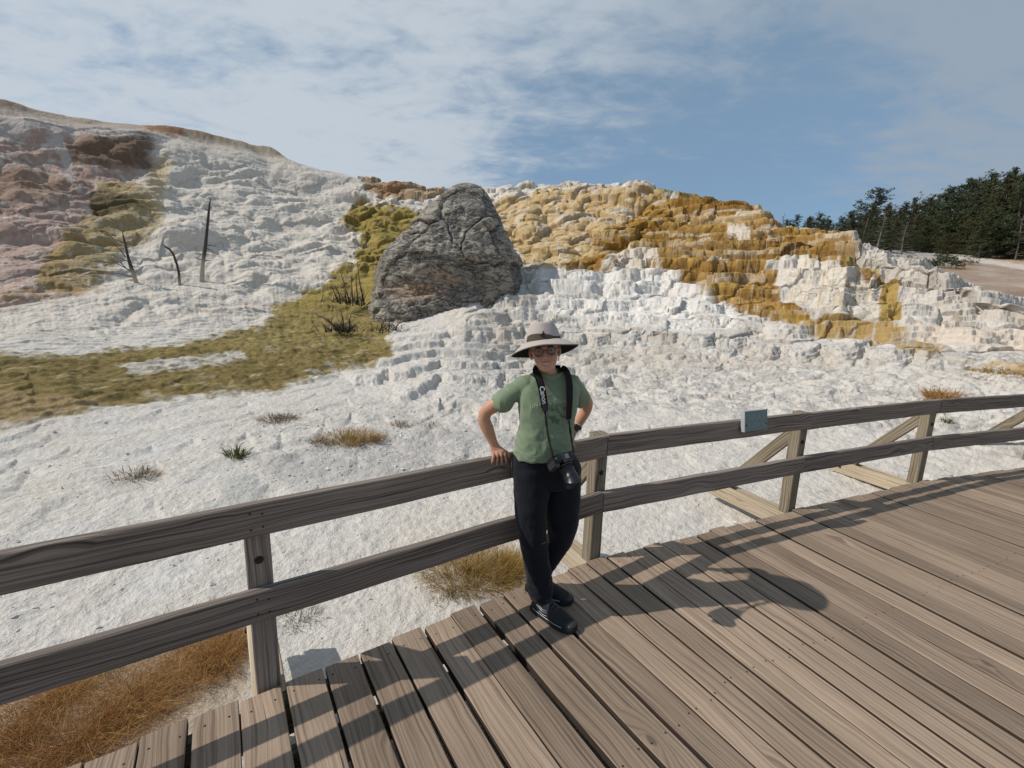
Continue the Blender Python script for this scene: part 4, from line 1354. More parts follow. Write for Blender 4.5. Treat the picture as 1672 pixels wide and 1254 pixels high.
def forest():
    R = random.Random(3)
    topx = [1262, 1300, 1350, 1390, 1430, 1460, 1490, 1530, 1560, 1590, 1625, 1650, 1672, 1800]
    topy = [362, 354, 352, 342, 338, 330, 324, 316, 300, 291, 281, 286, 282, 268]
    GL = 'dark green conifer in the dense forest above the brown slope'
    GG = 'conifers of the forest above the slope'
    def put(px, by, top, style, var, **k):
        b = hill_pt(px, by)
        dist = math.hypot(b.x, b.y)
        zt = pix_at_dist(px, top, dist)[2]
        return plant_tree((b.x, b.y, b.z - .1), max(1.6, zt - b.z + .1), style, k.pop('label', GL), 'tree', k.pop('group', GG), var, rz=R.uniform(0, 6.28), **k)
    def at_dist(px, dist, top, style, var, **k):
        dr = pix_ray(px, 420); th = math.atan2(dr[0], dr[1])
        x, y = dist * math.sin(th), dist * math.cos(th)
        i = np.argmin((HV[:, 0] - x) ** 2 + (HV[:, 1] - y) ** 2); z = float(HV[i, 2])
        zt = pix_at_dist(px, top, dist)[2]
        h = max(3.0, zt - z)
        if h > 14: z = zt - 14; h = 14
        return plant_tree((x, y, z - .1), h + .1, style, k.pop('label', GL), 'tree', k.pop('group', GG), var, rz=R.uniform(0, 6.28), **k)
    # skyline row
    for i, px in enumerate(np.arange(1284, 1800, 11)):
        px = px + R.uniform(-5, 5)
        t = np.interp(px, topx, topy) + R.uniform(-4, 9)
        at_dist(px, R.uniform(62, 74), t, ['broad', 'flag', 'spire', 'broad'][i % 4], i % 3, wid=R.uniform(.75, 1.05))
    # middle row
    for i, px in enumerate(np.arange(1330, 1800, 14)):
        px = px + R.uniform(-6, 6)
        t = np.interp(px, topx, topy) + R.uniform(10, 38)
        at_dist(px, R.uniform(53, 60), t, ['broad', 'spire', 'flag'][i % 3], (i + 1) % 3, wid=R.uniform(.85, 1.15), mat=MAT_OLIVE if R.random() < .25 else None)
    # front row
    for i, px in enumerate(np.arange(1398, 1810, 15)):
        px = px + R.uniform(-6, 6)
        by = np.interp(px, [1390, 1440, 1500, 1600, 1672, 1800], [412, 414, 410, 421, 424, 430]) + R.uniform(-3, 1)
        t = np.interp(px, topx, topy) + np.interp(px, [1400, 1500, 1600, 1700], [30, 42, 62, 72]) + R.uniform(-10, 18)
        put(px, by, t, ['broad', 'flag', 'broad'][i % 3], (i + 2) % 3, wid=R.uniform(1.0, 1.3), mat=MAT_OLIVE if R.random() < .3 else None)
    at_dist(1405, 56, 311, 'round', 0, label='lone conifer with a bare stem and rounded tuft of a crown above the skyline', group=None, wid=1.15)
    at_dist(1484, 58, 312, 'dead', 1, label='bare grey spire of a dead conifer poking above the green treetops', group=None, wid=.7)
    at_dist(1273, 50, 348, 'dead', 2, label='leafless dead tree leaning at the left end of the forest skyline', group=None, wid=1.0)
    put(1432, 419, 352, 'dead', 0, label='pale dead tree with a leaning broken trunk at the foot of the forest', group=None, wid=1.2)
    put(1470, 416, 362, 'dead', 1, label='grey leafless conifer standing in front of green trees near the white track', group=None, wid=1.2)
    put(1655, 424, 352, 'dead', 2, label='thin pale dead trunk before dark trees at the far right of the forest', group=None, wid=.9)
    put(1602, 420, 344, 'broad', 1, label='broad yellow-green conifer in the front row of the forest at right', group=None, mat=MAT_OLIVE, wid=1.35)
    put(1545, 426, 382, 'broad', 2, label='small twisted brownish conifer growing alone below the forest edge', group=None, mat=MAT_OLIVE, wid=1.5)
    # low shrubs on the slope
    def shrub(px, py, w, h, label, mat=MAT_NEEDLE, n=150):
        b = hill_pt(px, py); rr = random.Random(int(px))
        mb = MB()
        for k in range(n):
            a = rr.uniform(0, 6.28); r = math.sqrt(rr.random()); zz = (1 - r * r) ** .5 * rr.uniform(.2, 1)
            clump(mb, (math.cos(a) * r * w, math.sin(a) * r * w, zz * h), .14 * w + .05, rr, 5)
        o = mb.build('shrub', mat); o.location = b; tag(o, label, 'shrub')
    shrub(1538, 437, 1.0, .75, 'low rounded dark green shrub on the dry slope below the forest')
    shrub(1513, 436, .5, .6, 'small dark shrub immediately left of the rounded green shrub on the slope', MAT_NEEDLE, 80)
    shrub(1582, 433, .45, .9, 'thin upright shrub on the slope between the green shrub and white track', MAT_OLIVE, 60)
    shrub(1484, 428, .55, .5, 'sparse grey-green shrub near the white crust left of the slope', MAT_OLIVE, 70)
    shrub(1440, 416, 1.0, .9, 'bushy dark green juniper at the foot of the pale dead tree', MAT_NEEDLE, 150)


forest()


# ------------------------------------------------------------------ dead snags on the white hill
def at_view(px, py, dist): return Vector(pix_at_dist(px, py, dist).tolist())


def snag(name, base_px, pts, rads, twigs, label, cat='dead tree', tints=None):
    b = ground_pt(*base_px, rad=5)
    dist = math.hypot(b.x, b.y) - .05
    root = empty(name, b)
    tag(root, label, cat)
    P3 = [at_view(x, y, dist) - b for (x, y) in pts]
    P3[0] = P3[0] + Vector((0, 0, -.25))
    mb = MB(); mb.tube(P3, rads, 8)
    zs = [v[2] for v in mb.v]; z0, z1 = P3[0].z, P3[-1].z
    mb.tint = [max(0, min(1, 1.0 - 3.2 * max(0, (z - z0) / (z1 - z0) - .22))) if tints is None else tints for z in zs]
    mb.build('trunk', MAT_SNAG, root)
    R = random.Random(len(label))
    for tw in twigs:
        dz = R.uniform(-.25, .25)
        q = [at_view(x, y, dist + dz * i) - b for i, (x, y) in enumerate(tw)]
        m2 = MB(); m2.tube(q, [.018 * (1 - .8 * i / (len(q) - 1)) for i in range(len(q))], 5, .3)
        m2.build('branch', MAT_SNAG, root)


snag('dead_tree', (328, 452), [(328, 453), (331, 430), (335, 405), (338, 375), (341, 345), (342, 334), (344, 323)], [.070, .062, .054, .044, .034, .026, .010],
     [[(342, 345), (337, 342), (334, 339)], [(336, 400), (345, 401), (353, 403)], [(335, 405), (343, 408), (349, 412)], [(333, 426), (340, 425), (345, 426)], [(329, 424), (321, 422), (317, 420)], [(341, 340), (346, 338)], [(334, 418), (340, 419)], [(331, 447), (337, 451)]],
     'tall slim dead trunk, pale at its foot and dark above, standing on the white hill')
snag('dead_tree', (293, 458), [(293, 459), (292, 446), (289, 432), (283, 415), (277, 407), (270, 403), (266, 399)], [.038, .037, .034, .031, .028, .024, .011],
     [[(293, 443), (299, 442), (304, 441)]], 'short crooked dead stem bent to the left, middle one of three on the white hill')
snag('dead_tree', (223, 455), [(223, 456), (217, 445), (212, 430), (208, 415), (204, 396), (201, 385), (200, 376)], [.06, .056, .046, .034, .024, .016, .006],
     [[(216, 444), (204, 437), (190, 430), (177, 423)], [(220, 452), (206, 450), (192, 446), (175, 451)], [(205, 420), (198, 410), (190, 402), (181, 393)], [(210, 427), (201, 424), (196, 420)], [(213, 434), (222, 436), (231, 436)], [(205, 437), (198, 430), (196, 424)], [(204, 395), (200, 391)], [(218, 448), (224, 442)]],
     'branching dead tree with grey fallen limbs at the left of three on the white hill')


def dead_shrub(base_px, tips, label, spread=.0, extra=24, rad=.022, seed=1, h=.35):
    b = ground_pt(*base_px, rad=5)
    dist = math.hypot(b.x, b.y) - .15
    R = random.Random(seed)
    mb = MB()
    for (x0, y0, x1, y1) in tips:
        p = at_view(x0, y0, dist) - b; q = at_view(x1, y1, dist + R.uniform(-.3, .3)) - b
        m_ = p.lerp(q, .5) + Vector((R.uniform(-.05, .05), R.uniform(-.05, .05), R.uniform(-.03, .03)))
        mb.tube([p - Vector((0, 0, .12)), m_, q], [rad, rad * .75, rad * .25], 5, .25)
        for k in range(6):
            f = R.uniform(.1, .8); c = p.lerp(q, f)
            d = Vector((R.gauss(0, 1), R.gauss(0, 1), R.gauss(.3, .6))).normalized()
            mb.tube([c, c + d * R.uniform(.06, .22)], [rad * .35, rad * .12], 3, .3)
    for k in range(extra):
        x0, y0, x1, y1 = R.choice(tips)
        p = at_view(x0, y0, dist) - b + Vector((R.gauss(0, .25), R.gauss(0, .12), 0))
        d = Vector((R.gauss(0, .7), R.gauss(0, .5), abs(R.gauss(.5, .4)))).normalized()
        L = R.uniform(.2, 1) * h
        e = p + d * L
        mb.tube([p - Vector((0, 0, .08)), p.lerp(e, .5) + Vector((R.gauss(0, .03), R.gauss(0, .03), 0)), e], [rad * .5, rad * .35, rad * .12], 4, .3)
    o = mb.build('dead_shrub', MAT_SNAG); o.location = b
    tag(o, label, 'dead shrub')


dead_shrub((584, 498), [(595, 492, 583, 424), (572, 492, 553, 436), (576, 494, 573, 448), (585, 492, 581, 447), (566, 490, 558, 462), (552, 488, 541, 464), (556, 490, 546, 466), (590, 494, 600, 470)],
           'dead shrub with tall dark upright stems on the olive slope beside the rock cone', extra=60, seed=4, h=.5)
dead_shrub((563, 538), [(560, 535, 505, 508), (562, 536, 556, 506), (570, 536, 574, 512), (556, 537, 530, 523), (566, 537, 582, 528)],
           'low dark tangle of dead branches at the foot of the olive slope', extra=70, seed=6, h=.4)
dead_shrub((632, 534), [(625, 536, 616, 522), (635, 535, 640, 518), (642, 534, 655, 522), (620, 536, 630, 515)],
           'low dark twiggy dead shrub against the left foot of the rock cone', extra=60, seed=8, h=.35, rad=.015)


# ------------------------------------------------------------------ grass
def blade(mb, p, d, L, w, droop, tint, R):
    p = Vector(p); d = Vector(d).normalized()
    s = d.cross(Vector((0, 0, 1)) if abs(d.z) < .95 else Vector((1, 0, 0))).normalized()
    s = (s * math.cos(R.uniform(0, 3)) + d.cross(s) * math.sin(R.uniform(0, 3)) * .5).normalized()
    m1 = p + d * L * .5; m2 = p + d * L + Vector((d.x, d.y, 0)) * L * droop * .4 - Vector((0, 0, L * droop * .45))
    mb.add([p - s * w, p + s * w, m1 + s * w * .7, m1 - s * w * .7, m2], [(0, 1, 2, 3), (3, 2, 4)], None, tint)


def tuft(name, px, py, w, h, n, mat, label, cat='grass tuft', bw=.0022, lean=(0, 0), pos=None, up=1.0):
    b = Vector(pos) if pos else ground_pt(px, py, 3)
    R = random.Random(int(px * 7 + py))
    mb = MB()
    for k in range(n):
        a = R.uniform(0, 6.283); r = R.random() ** .7 * w
        o = Vector((math.cos(a) * r, math.sin(a) * r * .8, -.02))
        d = Vector((math.cos(a) * r / w * .8 + lean[0] + R.gauss(0, .35), math.sin(a) * r / w * .8 + lean[1] + R.gauss(0, .35), up + R.random() * .5))
        blade(mb, o, d, h * R.uniform(.45, 1.1), bw * R.uniform(.6, 1.3), R.uniform(.1, .7), min(1, max(0, R.gauss(.5, .25))), R)
    o = mb.build(name, mat); o.location = b
    return tag(o, label, cat)


def plants():
    # golden clumps behind the boy, on the ground just past the deck edge
    tuft('grass_clump', 772, 935, .34, .20, 2600, MAT_GOLD, 'wide golden bush of dry grass on white ground behind the lower rail', bw=.0017, up=.55)
    tuft('grass_clump', 832, 930, .20, .21, 1300, MAT_GOLD, 'golden dry grass rising close behind the shoes and the lower rail', bw=.0016, up=.6)
    tuft('grass_tuft', 738, 972, .05, .12, 60, MAT_GREENT, 'thin greenish sprig on white ground near the plank ends', bw=.0022, up=1.2)
    tuft('grass_tuft', 715, 985, .05, .08, 40, MAT_GREENT, 'tiny flat green sprig left of the thin sprig by the planks', bw=.0022, up=.6)
    tuft('grass_tuft', 492, 1008, .13, .09, 240, MAT_GREENT, 'small yellow-green tuft on white ground right of the near railing post', bw=.002, up=.6)
    tuft('red_plant', 652, 1040, .07, .05, 160, MAT_RED, 'small reddish creeping plant at the edge of the planks', 'plant', bw=.004, up=.25)
    tuft('grass_tuft', 388, 742, .11, .20, 150, MAT_GREENT, 'dark green spiky grass tuft alone on the white flat', bw=.005, up=.8)
    tuft('grass_tuft', 222, 776, .20, .15, 240, MAT_BROWN, 'sparse brown tuft at the left of the white flat', bw=.003, up=.5)
    tuft('grass_tuft', 455, 682, .26, .15, 420, MAT_BROWN, 'low brown tuft on the white flat below the olive mat', bw=.0035, up=.6)
    tuft('grass_tuft', 572, 716, .34, .24, 800, MAT_GOLD, 'largest of the orange-brown tufts on the white flat left of the person', bw=.0035, up=.7)
    tuft('grass_tuft', 523, 720, .14, .12, 200, MAT_BROWN, 'small rusty tuft next to the large orange-brown tuft on its left', bw=.0035, up=.6)
    tuft('grass_tuft', 612, 714, .14, .13, 220, MAT_RUST, 'small rusty tuft touching the large orange-brown tuft on its right', bw=.0035, up=.6)
    tuft('grass_tuft', 658, 690, .18, .12, 200, MAT_BROWN, 'faint brown tuft among grey crumbs left of the bare elbow', bw=.0035, up=.5)
    tuft('grass_tuft', 705, 692, .16, .12, 160, MAT_BROWN, 'faint brown tuft closest to the bare elbow on the left', bw=.0035, up=.5)
    tuft('grass_tuft', 405, 740, .10, .07, 60, MAT_BROWN, 'thin brown wisps beside the dark green spiky tuft', bw=.003, up=.5)
    tuft('grass_clump', 1538, 648, .24, .24, 420, MAT_RUST, 'brown grass tuft rising just above the top rail at the right', bw=.005, up=.8)
    tuft('grass_tuft', 1548, 686, .07, .13, 60, MAT_GREENT, 'small yellow-green sprig between the two rails at the right', bw=.004, up=.9)
    tuft('grass_tuft', 1645, 606, .5, .12, 420, MAT_GOLD, 'flat golden grass patch on pale ground at the right edge', bw=.006, up=.35)
    # matted rusty grass filling the hollow below the deck at bottom left
    R = random.Random(9)
    mb = MB()
    made = 0; tries = 0
    spots = [(rx_, ry_) for rx_, ry_ in [(60, 1150), (160, 1110), (240, 1080), (330, 1060), (375, 1050), (20, 1210), (110, 1200), (210, 1150), (300, 1110), (-60, 1200), (-40, 1260), (60, 1260), (150, 1190), (360, 1080), (250, 1130), (-150, 1240), (390, 1040), (20, 1170), (330, 1090), (100, 1140), (270, 1060), (190, 1190)]]
    for (sx, sy) in spots:
        p0 = pix_ray(sx, sy); k = (-.36 - 1.678) / p0[2]; c = np.array([0, 0, 1.678]) + k * p0
        zc = ground_z(c[0], c[1])
        rr = R.uniform(.12, .26)
        n = R.choice([200, 420, 750, 900]); rr *= .8 if n > 600 else 1.15
        ta = R.uniform(.12, .95); hb = R.uniform(.7, 1.45); lean = (R.uniform(-.5, .5), R.uniform(-.5, .5))
        for j in range(n):
            a = R.uniform(0, 6.283); r = rr * R.random() ** .6
            o = Vector((c[0] + math.cos(a) * r, c[1] + math.sin(a) * r, zc - .02))
            d = Vector((R.gauss(0, .8) + lean[0], R.gauss(0, .8) + lean[1], R.uniform(.35, 1.1)))
            blade(mb, o, d, hb * R.uniform(.06, .22), R.uniform(.0006, .0014), R.uniform(.2, 1.0), min(1, max(0, R.gauss(ta, .28))), R)
    o = mb.build('dry_grass', MAT_RUST)
    tag(o, 'matted rusty brown dry grass on the ground below the railing at lower left', 'grass', kind='stuff')
    # loose crumbs of white crust
    mb = MB()
    for k in range(1100):
        if R.random() < .5:
            px, py = R.uniform(-40, 1700), R.uniform(640, 1060)
        else:
            px, py = R.gauss(640, 150), R.gauss(735, 40)
        pr = pix_ray(px, py); kk = (-.25 - 1.678) / pr[2]
        if kk <= 0: continue
        c = np.array([0, 0, 1.678]) + kk * pr
        if math.hypot(c[0], c[1]) > 9.5 or math.hypot(c[0], c[1]) < 2.2: continue
        i = np.argmin((_tx - px) ** 2 + (_ty - py) ** 2)
        q = TV[i]
        s = R.uniform(.004, .013) * (1 + math.hypot(q[0], q[1]) * .13) * (1.6 if R.random() < .06 else 1)
        vs = []
        for (ax_, ay_, az_) in [(1, 0, 0), (-1, 0, 0), (0, 1, 0), (0, -1, 0), (0, 0, 1), (0, 0, -1)]:
            f = R.uniform(.6, 1.3)
            vs.append((q[0] + ax_ * s * f + R.gauss(0, .2) * s, q[1] + ay_ * s * f + R.gauss(0, .2) * s, q[2] + s * .2 + az_ * s * f * .5 + R.gauss(0, .15) * s))
        mb.add(vs, [(0, 2, 4), (2, 1, 4), (1, 3, 4), (3, 0, 4), (2, 0, 5), (1, 2, 5), (3, 1, 5), (0, 3, 5)], None, R.random())
    mm = leaf_material('crust_crumbs', [(0, (.50, .475, .445)), (1, (.70, .66, .61))], .9, 0, 0)
    tag(mb.build('rubble', mm), 'loose crumbs of white and grey crust scattered over the flat', 'rubble', kind='stuff')


plants()
# ------------------------------------------------------------------ the person
PX, PY = .2, 2.27
PRZ = math.atan2(.25006, .96823)
PERSON_M = Matrix.Translation((PX, PY, 0)) @ Matrix.Rotation(PRZ, 4, 'Z')


def cr(a, n):
    """catmull-rom resample of a list of rows"""
    a = np.asarray(a, float)
    if len(a) == 2:
        t = np.linspace(0, 1, n)[:, None]; return a[0] * (1 - t) + a[1] * t
    T = np.concatenate([[0], np.cumsum(np.linalg.norm(np.diff(a[:, :3], axis=0), axis=1) + 1e-6)])
    return catmull(T, a, np.linspace(0, T[-1], n))


class Solid:
    """closed tubes and ellipsoids fused into one skin by voxel remeshing"""
    def __init__(self): self.v = []; self.f = []

    def limb(self, rows, n=18, m=24, ref=(0, -1, 0)):
        """rows: (x,y,z, ra, rb); ra along ref-perpendicular side, rb along ref"""
        rows = [tuple(r) if len(r) == 5 else (*r, r[3]) for r in rows]
        P = cr(rows, m)
        ref = np.array(ref, float)
        b0 = len(self.v)
        d = np.gradient(P[:, :3], axis=0); d /= np.linalg.norm(d, axis=1)[:, None]
        rings = []
        # rounded ends
        seq = []
        for k, (o, s) in enumerate([(-.75, .60), (-.45, .87)]): seq.append((0, o, s))
        for i in range(m): seq.append((i, 0, 1))
        for (o, s) in [(.45, .87), (.75, .60)]: seq.append((m - 1, o, s))
        for (i, o, s) in seq:
            side = np.cross(d[i], ref); nn = np.linalg.norm(side)
            if nn < .15: side = np.cross(d[i], np.array([1, .2, 0.1])); nn = np.linalg.norm(side)
            side /= nn; up = np.cross(side, d[i])
            c = P[i, :3] + d[i] * o * min(P[i, 3], P[i, 4])
            rings.append(len(self.v))
            for k in range(n):
                a = 2 * math.pi * k / n
                self.v.append(tuple(c + side * math.cos(a) * P[i, 3] * s + up * math.sin(a) * P[i, 4] * s))
        for r0, r1 in zip(rings[:-1], rings[1:]):
            for k in range(n): self.f.append((r0 + k, r0 + (k + 1) % n, r1 + (k + 1) % n, r1 + k))
        self.f.append(tuple(reversed(range(rings[0], rings[0] + n))))
        self.f.append(tuple(range(rings[-1], rings[-1] + n)))

    def rings(self, secs, n=40, m=48, p=2.4):
        """horizontal sections (z, cx, cy, hw, hd)"""
        S = np.asarray(secs, float)
        zs = np.linspace(S[0, 0], S[-1, 0], m)
        T = S[:, 0] if S[-1, 0] > S[0, 0] else -S[:, 0]
        q = catmull(T, S[:, 1:], zs if S[-1, 0] > S[0, 0] else -zs)
        base = []
        for i in range(m):
            base.append(len(self.v))
            for k in range(n):
                a = 2 * math.pi * k / n
                ca, sa = math.cos(a), math.sin(a)
                r = (abs(ca) ** p + abs(sa) ** p) ** (-1 / p)
                self.v.append((q[i, 0] + ca * r * q[i, 2], q[i, 1] + sa * r * q[i, 3], zs[i]))
        for r0, r1 in zip(base[:-1], base[1:]):
            for k in range(n): self.f.append((r0 + k, r0 + (k + 1) % n, r1 + (k + 1) % n, r1 + k))
        self.f.append(tuple(reversed(range(base[0], base[0] + n))))
        self.f.append(tuple(range(base[-1], base[-1] + n)))

    def ball(self, c, r, n=16, m=12, rot=None):
        b = len(self.v); c = Vector(c)
        for i in range(m + 1):
            th = math.pi * (.02 + .96 * i / m)
            for k in range(n):
                a = 2 * math.pi * k / n
                q = Vector((r[0] * math.sin(th) * math.cos(a), r[1] * math.sin(th) * math.sin(a), -r[2] * math.cos(th)))
                if rot is not None: q = rot @ q
                self.v.append(tuple(c + q))
        for i in range(m):
            for k in range(n):
                self.f.append((b + i * n + k, b + i * n + (k + 1) % n, b + (i + 1) * n + (k + 1) % n, b + (i + 1) * n + k))
        self.f.append(tuple(b + k for k in reversed(range(n)))); self.f.append(tuple(b + m * n + k for k in range(n)))

    def xform(self, M_, i0=0):
        for k in range(i0, len(self.v)): self.v[k] = tuple(M_ @ Vector(self.v[k]))

    def fuse(self, name, voxel, smooth=4, fac=.5):
        me = bpy.data.meshes.new(name + '_raw'); me.from_pydata(self.v, [], self.f); me.update()
        bm = bmesh.new(); bm.from_mesh(me); bmesh.ops.recalc_face_normals(bm, faces=bm.faces); bm.to_mesh(me); bm.free()
        ob = bpy.data.objects.new(name + '_tmp', me); COL.objects.link(ob)
        md = ob.modifiers.new('r', 'REMESH'); md.mode = 'VOXEL'; md.voxel_size = voxel; md.use_smooth_shade = True
        if smooth:
            ms = ob.modifiers.new('s', 'SMOOTH'); ms.factor = fac; ms.iterations = smooth
        dg = bpy.context.evaluated_depsgraph_get()
        out = bpy.data.meshes.new_from_object(ob.evaluated_get(dg))
        bpy.data.objects.remove(ob); bpy.data.meshes.remove(me)
        out.name = name
        out.polygons.foreach_set('use_smooth', np.ones(len(out.polygons), bool))
        return out


def mesh_co(me):
    a = np.empty(len(me.vertices) * 3, np.float32); me.vertices.foreach_get('co', a); return a.reshape(-1, 3)


def mesh_no(me):
    a = np.empty(len(me.vertices) * 3, np.float32); me.vertices.foreach_get('normal', a); return a.reshape(-1, 3)


def set_co(me, V): me.vertices.foreach_set('co', V.astype(np.float32).ravel()); me.update()


def set_col(me, C_):
    ca = me.color_attributes.new('Col', 'FLOAT_COLOR', 'POINT')
    c4 = np.ones((len(C_), 4), np.float32); c4[:, :3] = C_; ca.data.foreach_set('color', c4.ravel())


def col_material(name, rough, spec=.3, sss=0.0, bump=None, weave=0.0, sheen=0.0):
    m = bpy.data.materials.new(name); m.use_nodes = True
    g = NG(m.node_tree)
    at = g.n('ShaderNodeAttribute'); at.attribute_name = 'Col'
    oc = g.n('ShaderNodeTexCoord').outputs['Object']
    c = at.outputs['Color']
    if weave:
        n = g.noise(oc, 60, 5, .65); n2 = g.noise(oc, 420, 2, .5)
        c = g.mix(1.0, c, g.math('MULTIPLY_ADD', n, weave, 1 - weave * .5), 'MULTIPLY')
        c = g.mix(1.0, c, g.math('MULTIPLY_ADD', n2, weave, 1 - weave * .5), 'MULTIPLY')
    b = g.n('ShaderNodeBsdfPrincipled', Base_Color=c, Roughness=rough)
    b.inputs['Specular IOR Level'].default_value = spec
    if sss:
        b.inputs['Subsurface Weight'].default_value = sss
        b.inputs['Subsurface Radius'].default_value = (.012, .005, .003)
        b.inputs['Subsurface Scale'].default_value = 1.0
    if sheen: b.inputs['Sheen Weight'].default_value = sheen
    if bump:
        bp = g.n('ShaderNodeBump', Strength=bump[0], Distance=bump[1], Height=g.noise(oc, bump[2], 4, .6)); g.set(b, 'Normal', bp)
    o = g.n('ShaderNodeOutputMaterial'); g.t.links.new(b.outputs[0], o.inputs[0])
    return m


HEAD_M = Matrix.Translation((-.043, -.012, 1.443)) @ Matrix.Rotation(math.radians(-17), 4, 'Z') @ Matrix.Rotation(math.radians(-9), 4, 'Y') @ Matrix.Rotation(math.radians(-3), 4, 'X')


def rail_y(x): return .060 + .346 * (x + .26) - .022     # front face of the top rail in the person's own frame


def build_person():
    # ---------------- body (one continuous skin)
    S = Solid()
    # head, in its own frame: facing -y, eyes at z = 0
    S.ball((0, .020, .038), (.072, .092, .082), 24, 18)
    S.rings([(-.107, 0, -.062, .018, .016), (-.098, 0, -.056, .032, .028), (-.078, 0, -.038, .047, .046), (-.050, 0, -.022, .057, .062), (-.02, 0, -.012, .063, .073), (.012, 0, -.004, .067, .080), (.05, 0, .0, .068, .082)], 28, 26, 2.2)
    S.ball((0, -.078, .014), (.046, .014, .012))                       # brow
    S.ball((-.034, -.066, -.036), (.024, .020, .022)); S.ball((.034, -.066, -.036), (.024, .020, .022))   # cheeks lifted by the smile
    S.limb([(0, -.080, .006, .007, .006), (0, -.093, -.014, .008, .007), (0, -.103, -.033, .0115, .009)], 12, 10)
    S.ball((-.011, -.092, -.036), (.0075, .009, .007)); S.ball((.011, -.092, -.036), (.0075, .009, .007))
    S.limb([(-.026, -.074, -.056, .006, .005), (-.012, -.087, -.0585, .0065, .0055), (0, -.090, -.058, .006, .0055), (.012, -.087, -.0585, .0065, .0055), (.026, -.074, -.056, .006, .005)], 10, 16)
    S.limb([(-.022, -.074, -.064, .005, .005), (0, -.087, -.075, .0072, .006), (.022, -.074, -.064, .005, .005)], 10, 16)
    S.ball((0, -.074, -.094), (.017, .013, .012))                      # chin
    for sx in (-1, 1):
        rot = Matrix.Rotation(sx * .35, 3, 'Z')
        S.ball((sx * .074, .012, -.010), (.007, .019, .030), 14, 10, rot)
        S.ball((sx * .071, .006, -.034), (.008, .010, .010), 10, 8)
    S.xform(HEAD_M)
    # neck, chest and hidden core
    S.limb([(.004, .030, 1.255, .062, .055), (-.002, .022, 1.30, .050, .047), (-.022, .010, 1.345, .046, .046), (-.038, .008, 1.40, .048, .05)], 20, 16)
    S.rings([(.72, 0, .0, .12, .08), (.88, -.015, 0, .135, .085), (1.03, -.01, .0, .125, .078), (1.14, -.008, .005, .135, .082), (1.22, -.005, .012, .125, .072), (1.262, -.003, .018, .10, .055), (1.295, 0, .022, .07, .05)], 28, 24)
    # legs inside the trousers
    S.limb([(-.08, 0, .80, .07), (-.09, -.06, .50, .05), (-.03, -.08, .10, .036)], 12, 14)
    S.limb([(.10, .03, .80, .07), (.12, .0, .47, .05), (.0, .09, .09, .036)], 12, 14)
    # image-left arm (the person's right), hand over the rail
    S.limb([(-.135, .02, 1.245, .036), (-.205, .045, 1.190, .036), (-.285, .075, 1.135, .038), (-.322, .092, 1.098, .0345), (-.330, .096, 1.062, .034), (-.312, .092, 1.01, .034), (-.290, .087, .955, .027, .025), (-.275, .080, .918, .0225, .019)], 18, 40)
    zt = .866
    S.limb([(-.276, .083, .928, .021, .018), (-.268, .076, .900, .030, .018), (-.260, .062, .884, .037, .014), (-.256, .050, .876, .036, .012)], 16, 12)
    for k, (x, ln, sp) in enumerate([(-.288, .80, -.010), (-.267, .97, -.004), (-.246, 1.0, .003), (-.226, .92, .010)]):
        y = rail_y(x)
        S.limb([(x, y + .020, zt + .016, .0092), (x + sp * .2, y - .004, zt + .010, .0092), (x + sp * .5, y - .0105, zt - .010 * ln, .0085), (x + sp, y - .0095, zt - .030 * ln, .0078), (x + sp * 1.1, y - .0065, zt - .043 * ln, .0066)], 10, 16)
    S.limb([(-.238, .074, .892, .012), (-.214, .060, .880, .0115), (-.202, rail_y(-.2) + .004, .872, .0098), (-.199, rail_y(-.199) - .008, .856, .0080)], 10, 14)
    # image-right arm
    S.limb([(.130, .035, 1.245, .036), (.198, .085, 1.190, .036), (.262, .135, 1.145, .037), (.286, .155, 1.112, .034), (.285, .165, 1.075, .033), (.262, .175, 1.02, .031), (.236, .183, .965, .025, .023), (.224, .190, .930, .0215, .019)], 18, 40)
    S.limb([(.224, .194, .935, .021, .018), (.216, .205, .905, .030, .017), (.206, .206, .886, .036, .014), (.202, .200, .876, .035, .012)], 16, 12)
    for k, (x, ln, sp) in enumerate([(.172, .92, -.008), (.192, 1.0, -.003), (.212, .97, .003), (.232, .80, .009)]):
        y = rail_y(x)
        S.limb([(x, y + .020, zt + .016, .0092), (x + sp * .2, y - .004, zt + .010, .0092), (x + sp * .5, y - .0105, zt - .010 * ln, .0085), (x + sp, y - .0095, zt - .030 * ln, .0078), (x + sp * 1.1, y - .0065, zt - .043 * ln, .0066)], 10, 16)
    S.limb([(.196, .205, .890, .012), (.166, .186, .880, .0112), (.150, rail_y(.15) + .004, .871, .0098), (.146, rail_y(.146) - .008, .856, .0078)], 10, 14)
    me = S.fuse('person', .0034, 5, .5)
    V = mesh_co(me)
    hv = np.array([list(HEAD_M.inverted() @ Vector(v)) for v in V.tolist()], np.float32)
    col = np.empty((len(V), 3), np.float32); col[:] = (.56, .325, .225)
    def put(w, c):
        nonlocal col
        w = np.clip(w, 0, 1)[:, None]; col = col * (1 - w) + np.array(c, np.float32) * w
    arm = sstep(.13, .18, np.abs(V[:, 0])) * sstep(1.3, 1.25, V[:, 2])
    put(arm * .8, (.50, .265, .165))
    nz = fbm(V * 40, 3, 5)
    put(sstep(.0, .4, nz) * .25, (.44, .22, .15))
    face = (hv[:, 1] < -.02) & (np.abs(hv[:, 2]) < .12)
    lip = np.exp(-((np.abs(hv[:, 2] + .066 - .010 * (hv[:, 0] / .025) ** 2) / .011) ** 4)) * np.exp(-(hv[:, 0] / .026) ** 6) * (hv[:, 1] < -.066)
    put(lip * .65, (.40, .13, .10))
